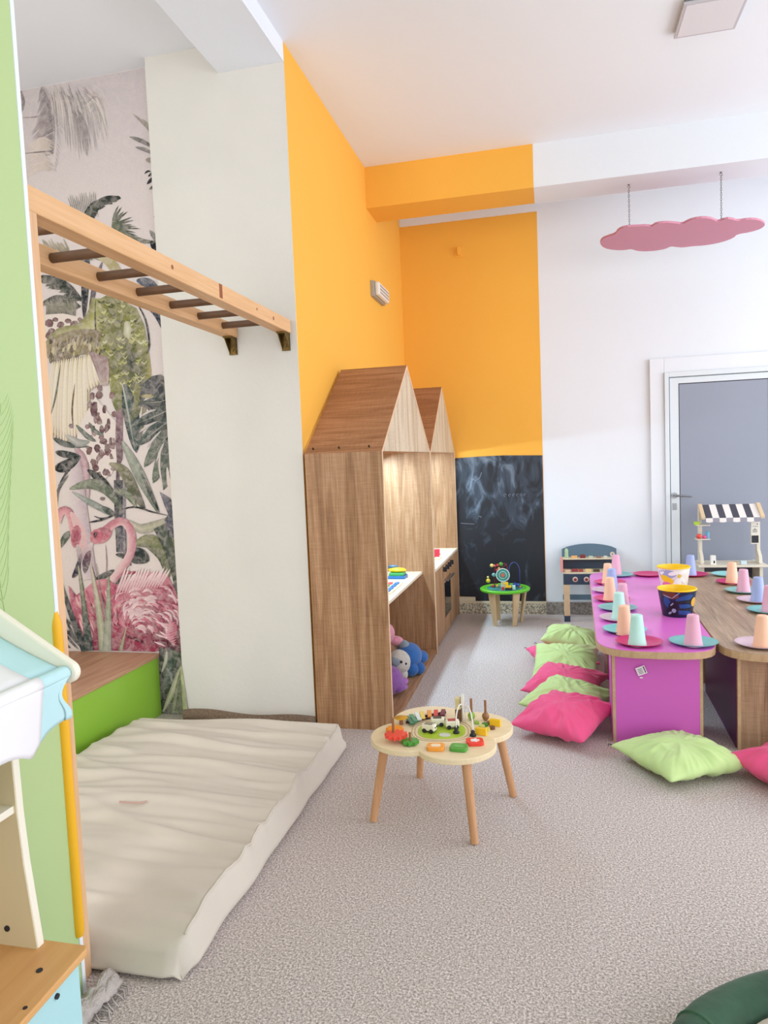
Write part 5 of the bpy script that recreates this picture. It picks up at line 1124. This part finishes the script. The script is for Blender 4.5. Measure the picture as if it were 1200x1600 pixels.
# ---------------------------------------------------------------- hanging cloud
m_cl = mat('dusty_pink', (206, 138, 158), 0.6)
cl = thing('hanging_cloud', 'pink cloud shaped panel hanging on two chains from white beam', 'hanging decoration', (0.91, 5.32, 2.90))
top_ = [(937, 381), (940, 374), (950, 370), (962, 366), (965, 360), (976, 355), (995, 354), (1012, 353), (1018, 355), (1024, 350), (1040, 348), (1056, 349), (1066, 351), (1076, 345), (1092, 341), (1108, 341), (1118, 345), (1122, 347), (1135, 342), (1145, 343), (1152, 346), (1170, 343), (1186, 344), (1195, 349)]
bot_ = [(1195, 353), (1188, 358), (1172, 363), (1152, 366), (1146, 372), (1130, 378), (1112, 382), (1096, 384), (1080, 385), (1066, 387), (1056, 386), (1048, 385), (1040, 389), (1024, 392), (1006, 393), (994, 392), (986, 389), (976, 391), (960, 391), (944, 388)]
pts = [at(x, y, 2, 2.90) for x, y in top_+bot_]
def chaik(p):
    o = []
    for i in range(len(p)):
        a_, c_ = p[i], p[(i+1) % len(p)]; o += [a_*0.75+c_*0.25, a_*0.25+c_*0.75]
    return o
B().prism(chaik(pts), (0, 0, 0.014)).obj('panel', m_cl, cl, bevel=0.001)
m_chain = mat('chain_steel', (120, 118, 118), 0.4, 0.7)
for (x, y) in ((0.569, 5.33), (1.154, 5.31)):
    b = B(); z = 2.915; i = 0
    while z < 3.215:
        L_ = 0.012; pl = []
        for k in range(10):
            a_ = 2*math.pi*k/10; u_, v_ = 0.0045*math.cos(a_), 0.0105*math.sin(a_)
            pl.append((x+(u_ if i % 2 else 0), y+(0 if i % 2 else u_), z+v_))
        b.tube(pl, 0.0014, 5, True); z += 0.0165; i += 1
    c_ = b.obj('chain', m_chain, cl, smooth='full')
    b = B(); b.tube([(x+0.009*math.sin(t_*0.5), y, 3.222-0.009*math.cos(t_*0.5)) for t_ in range(11)], 0.0018, 6); b.cyl((x, y, 3.231), (x, y, 3.2395), 0.002); b.lathe((x, y, 3.236), [(0, 0), (0.008, 0), (0.008, 0.0035)], 12)
    b.obj('hook', m_chain, c_, smooth='full')

# ---------------------------------------------------------------- ceiling lamp, emergency lamp, wall box
lp = thing('ceiling_lamp', 'flat square ceiling light panel with thin grey frame', 'ceiling light', (0.81, 3.93, 3.49))
b = B(); b.box(0.672, 3.79, 3.513, 0.948, 4.07, 3.5295); b.obj('housing', mat('lamp_housing', (120, 118, 120), 0.5), lp)
b = B(); b.prism([(0.665, 3.785, 3.503), (0.955, 3.785, 3.503), (0.955, 4.075, 3.503), (0.665, 4.075, 3.503)], (0, 0, 0.012)); b.obj('frame', mat('lamp_frame', (196, 192, 196), 0.4), lp, bevel=0.002)
B().box(0.679, 3.799, 3.5015, 0.941, 4.061, 3.5035).obj('diffuser', mat('lamp_diffuser', (226, 222, 226), 0.5), lp, bevel=0.001)
em = thing('emergency_light', 'small white emergency light with ribbed cover on orange wall', 'emergency light', (WX, 5.37, 2.68))
b = B(); b.box(WX, 5.19, 2.62, WX+0.03, 5.55, 2.735); b.obj('housing', mat('housing_grey', (170, 168, 160), 0.5), em, bevel=0.004)
b = B(); b.box(WX+0.03, 5.20, 2.628, WX+0.065, 5.54, 2.727)
b.obj('cover', mat('cover_clear', (232, 232, 226), 0.3), em, bevel=0.012)
b = B()
for i in range(3): b.box(WX+0.0645, 5.23, 2.648+i*0.024, WX+0.067, 5.51, 2.656+i*0.024)
b.obj('rib', mat('rib_grey', (150, 148, 150), 0.4), em)
wbx = thing('wall_bracket', 'little orange painted bracket high on the orange back wall', 'wall bracket', (-0.75, BY, 3.21))
hp = at(717, 394, 1, BY)
b = B(); b.box(hp.x-0.04, BY-0.006, hp.z-0.045, hp.x+0.04, BY, hp.z+0.045); b.obj('plate', m_orange, wbx, bevel=0.002)
b = B(); b.prism([(hp.x-0.012, BY-0.006, hp.z+0.035), (hp.x-0.012, BY-0.045, hp.z+0.035), (hp.x-0.012, BY-0.03, hp.z-0.03), (hp.x-0.012, BY-0.006, hp.z-0.03)], (0.03, 0, 0)); b.obj('clip', m_orange, wbx, bevel=0.002)

# ---------------------------------------------------------------- foreground toy stand
m_crm = mat('cream_lacquer', (240, 234, 216), 0.45); m_tan = mat('cream_inner', (214, 202, 164), 0.5); m_bw = wood('honey_top', (196, 142, 84), (218, 166, 106), (230, 184, 126), 'Y', 0.6, 0.4, 0.4, cross=False)
m_lb = mat('light_blue', (176, 220, 224), 0.5); m_ab = mat('awning_blue', (190, 226, 230), 0.8); m_aw = mat('awning_cloth', (238, 236, 238), 0.85)
ts = thing('toy_shop_stand', 'cream and light blue toy shop stand with cloth awning in left foreground', 'toy stand', (-1.05, 0.8, 0))
YA, YB = 0.42, 1.155
b = B(); b.prism([(-0.9, YB-0.012, 0.465), (-0.906, YB, 0.465), (-1.24, YB, 0.465), (-1.24, YA, 0.465), (-0.872, YA, 0.465)], (0, 0, 0.015)); b.obj('worktop', m_bw, ts, bevel=0.003)
b = B(); b.box(-1.23, YA+0.01, 0, -0.922, YB-0.008, 0.464); bs = b.obj('base_cabinet', m_lb, ts, bevel=0.002)
b = B(); b.cyl((-0.9225, 1.08, 0.43), (-0.918, 1.08, 0.43), 0.005); b.cyl((-0.95, 1.075, 0.4795), (-0.95, 1.075, 0.4815), 0.006); b.cyl((-0.91, 0.99, 0.4795), (-0.91, 0.99, 0.481), 0.004); b.obj('screw_cap', m_dark, ts, smooth=True, split=True)
b = B()
for i in range(7): b.box(-0.9218, 1.095-i*0.013, 0.34, -0.919, 1.099-i*0.013, 0.352+0.004*(i % 3))
b.obj('printed_mark', mat('mark_grey', (120, 130, 134), 0.5), ts)
def side(y0, y1):
    f = [(-1.24, 0.48), (-0.995, 0.48), (-1.002, 0.55), (-1.012, 0.65), (-1.018, 0.75), (-1.02, 0.86), (-1.02, 1.0), (-1.24, 1.0)]
    return [(x, y0, z) for x, z in f], (0, y1-y0, 0)
pA, dA = side(1.128, 1.145)
B().prism(pA, dA).obj('side_panel', m_crm, ts, bevel=0.002)
B().prism([(x-0.002, 1.1265, z) for (x, y, z) in pA], (0, 0.0014, 0)).obj('inner_face', m_tan, ts)
b = B(); b.cyl((-1.062, 1.1285, 0.515), (-1.062, 1.1245, 0.515), 0.006); b.obj('screw_cap', m_dark, ts, split=True)
pA, dA = side(YA+0.005, YA+0.022); B().prism(pA, dA).obj('side_panel', m_crm, ts, bevel=0.002)
B().box(-1.24, YA+0.022, 0.48, -1.232, 1.1275, 1.0).obj('back_panel', m_tan, ts)
B().box(-1.232, YA+0.022, 0.752, -1.024, 1.1275, 0.767).obj('shelf', m_crm, ts, bevel=0.002)
for yy in (1.135, YA+0.0):
    n = 12; A_, Bq = Vector((-1.17, yy, 1.205)), Vector((-0.893, yy, 1.03)); d_ = (Bq-A_).normalized(); nn = Vector((-d_.z, 0, d_.x)); hw = 0.021
    o = [A_+nn*-hw, A_+nn*hw]+[Bq+(nn*math.cos(R(180*i/n))*hw+d_*math.sin(R(180*i/n))*hw) for i in range(n+1)]
    if nn.z < 0: pass
    B().prism(o, (0, 0.017, 0)).obj('awning_arm', m_crm, ts, bevel=0.004)
B().cyl((-0.895, YA+0.01, 1.03), (-0.895, 1.136, 1.03), 0.0125, n=20).obj('awning_rod', m_ab, ts, smooth=True, split=True)
# cloth: slope over the arms and scalloped front, blue and white stripes
stripes = [(1.06, 1.134, m_ab), (0.80, 1.06, m_aw), (0.62, 0.80, m_ab), (0.43, 0.62, m_aw)]
for y0, y1, m in stripes:
    b = B()
    def slope(u, v):
        y = y0+(y1-y0)*u; P0, P1 = Vector((-1.16, y, 1.178)), Vector((-0.900, y, 1.037)); p = P0.lerp(P1, v); p.z -= 0.012*math.sin(math.pi*v); return p
    b.grid(slope, 12, 10)
    def wrap(u, v):
        y = y0+(y1-y0)*u; a_ = R(120)-R(150)*v; return (-0.895+0.0137*math.cos(a_), y, 1.03+0.0137*math.sin(a_))
    b.grid(wrap, 12, 8)
    def hang(u, v):
        y = y0+(y1-y0)*u; sc_ = 0.018*abs(math.sin((y-1.134)/0.10*math.pi))
        L_ = 0.105+0.018*math.sin(y*20)-sc_+(0.0 if y1 < 1.1 else -0.01*u)
        yy = y-(0.02*math.sin(v*5)*max(0, (y-1.08)/0.055) if y > 1.08 else 0)-(0.02*v if y > 1.12 else 0)
        return (-0.8822+0.006*math.sin(y*40)*v-0.01*v, yy, 1.028-L_*v)
    b.grid(hang, 24, 12)
    b.obj('awning_cloth', m, ts, smooth='full', solid=0.0012)
# wicker basket on shelf
bk = thing('wicker_basket', 'honey coloured wicker basket on the toy stand shelf', 'basket', (-1.072, 0.985, 0.767))
b = B()
for i in range(12):
    z = 0.773+i*0.009; r = 0.058+0.010*math.sin(i/11*math.pi)
    b.tube([(-1.072+(r+0.0022*(-1)**(k+i))*math.cos(2*math.pi*k/28), 0.985+(r+0.0022*(-1)**(k+i))*math.sin(2*math.pi*k/28), z) for k in range(28)], 0.0048, 6, True)
b.lathe((-1.072, 0.985, 0.7675), [(0, 0), (0.058, 0), (0.058, 0.004), (0, 0.004)], 24)
b.obj('weave', mat('wicker', (206, 152, 82), 0.7, var=0.2, vscale=60), bk, smooth='full')

# ---------------------------------------------------------------- green pouf ring
m_vel = mat('green_velvet', (46, 84, 60), 0.85, var=0.35, vscale=9, bump=0.2, bscale=30, sheen=0.15)
pf = thing('ring_bed', 'dark green velvet ring cushion bed with cream centre, right foreground corner', 'cushion bed', (0.74, 1.30, 0))
PX, PY, RM, rt_ = 0.726, 1.336, 0.530, 0.056
b = B(); n = 120; m2 = 20
v = []; f = []
for i in range(n):
    a_ = 2*math.pi*i/n
    pinch = 1-0.05*math.exp(-((((a_-R(143)+math.pi) % (2*math.pi))-math.pi)/0.03)**2)-0.05*math.exp(-((((a_-R(30)+math.pi) % (2*math.pi))-math.pi)/0.03)**2)-0.05*math.exp(-((((a_-R(270)+math.pi) % (2*math.pi))-math.pi)/0.03)**2)
    for j in range(m2):
        t = 2*math.pi*j/m2; rr = rt_*pinch*(1+0.05*noise.noise(Vector((math.cos(a_)*4, math.sin(a_)*4, math.cos(t)*1.2))))
        rad = RM+rr*math.cos(t); zz = max(0.003, rt_*0.98+rr*math.sin(t)*0.98)
        v.append((PX+rad*math.cos(a_), PY+rad*math.sin(a_), zz))
for i in range(n):
    for j in range(m2): f.append((i*m2+j, ((i+1) % n)*m2+j, ((i+1) % n)*m2+(j+1) % m2, i*m2+(j+1) % m2))
b.faces_from(v, f); b.obj('ring', m_vel, pf, smooth='full')
b = B(); a_ = R(143); b.tube([(PX+(RM+(rt_*0.955)*math.cos(t))*math.cos(a_), PY+(RM+(rt_*0.955)*math.cos(t))*math.sin(a_), max(0.004, rt_*0.98+rt_*0.945*math.sin(t))) for t in [R(k*12) for k in range(-1, 16)]], 0.0055, 6); b.obj('seam', mat('seam_green', (56, 94, 70), 0.8), pf, smooth='full')
b = B(); b.lathe((PX, PY, 0), [(0, 0.09), (0.15, 0.093), (0.28, 0.095), (0.42, 0.092), (0.46, 0.08), (0.468, 0.06), (0.468, 0.002), (0, 0.002)], 48); b.obj('inner_pad', mat('cream_pad', (220, 208, 194), 0.9, var=0.12, vscale=8), pf, smooth='full')
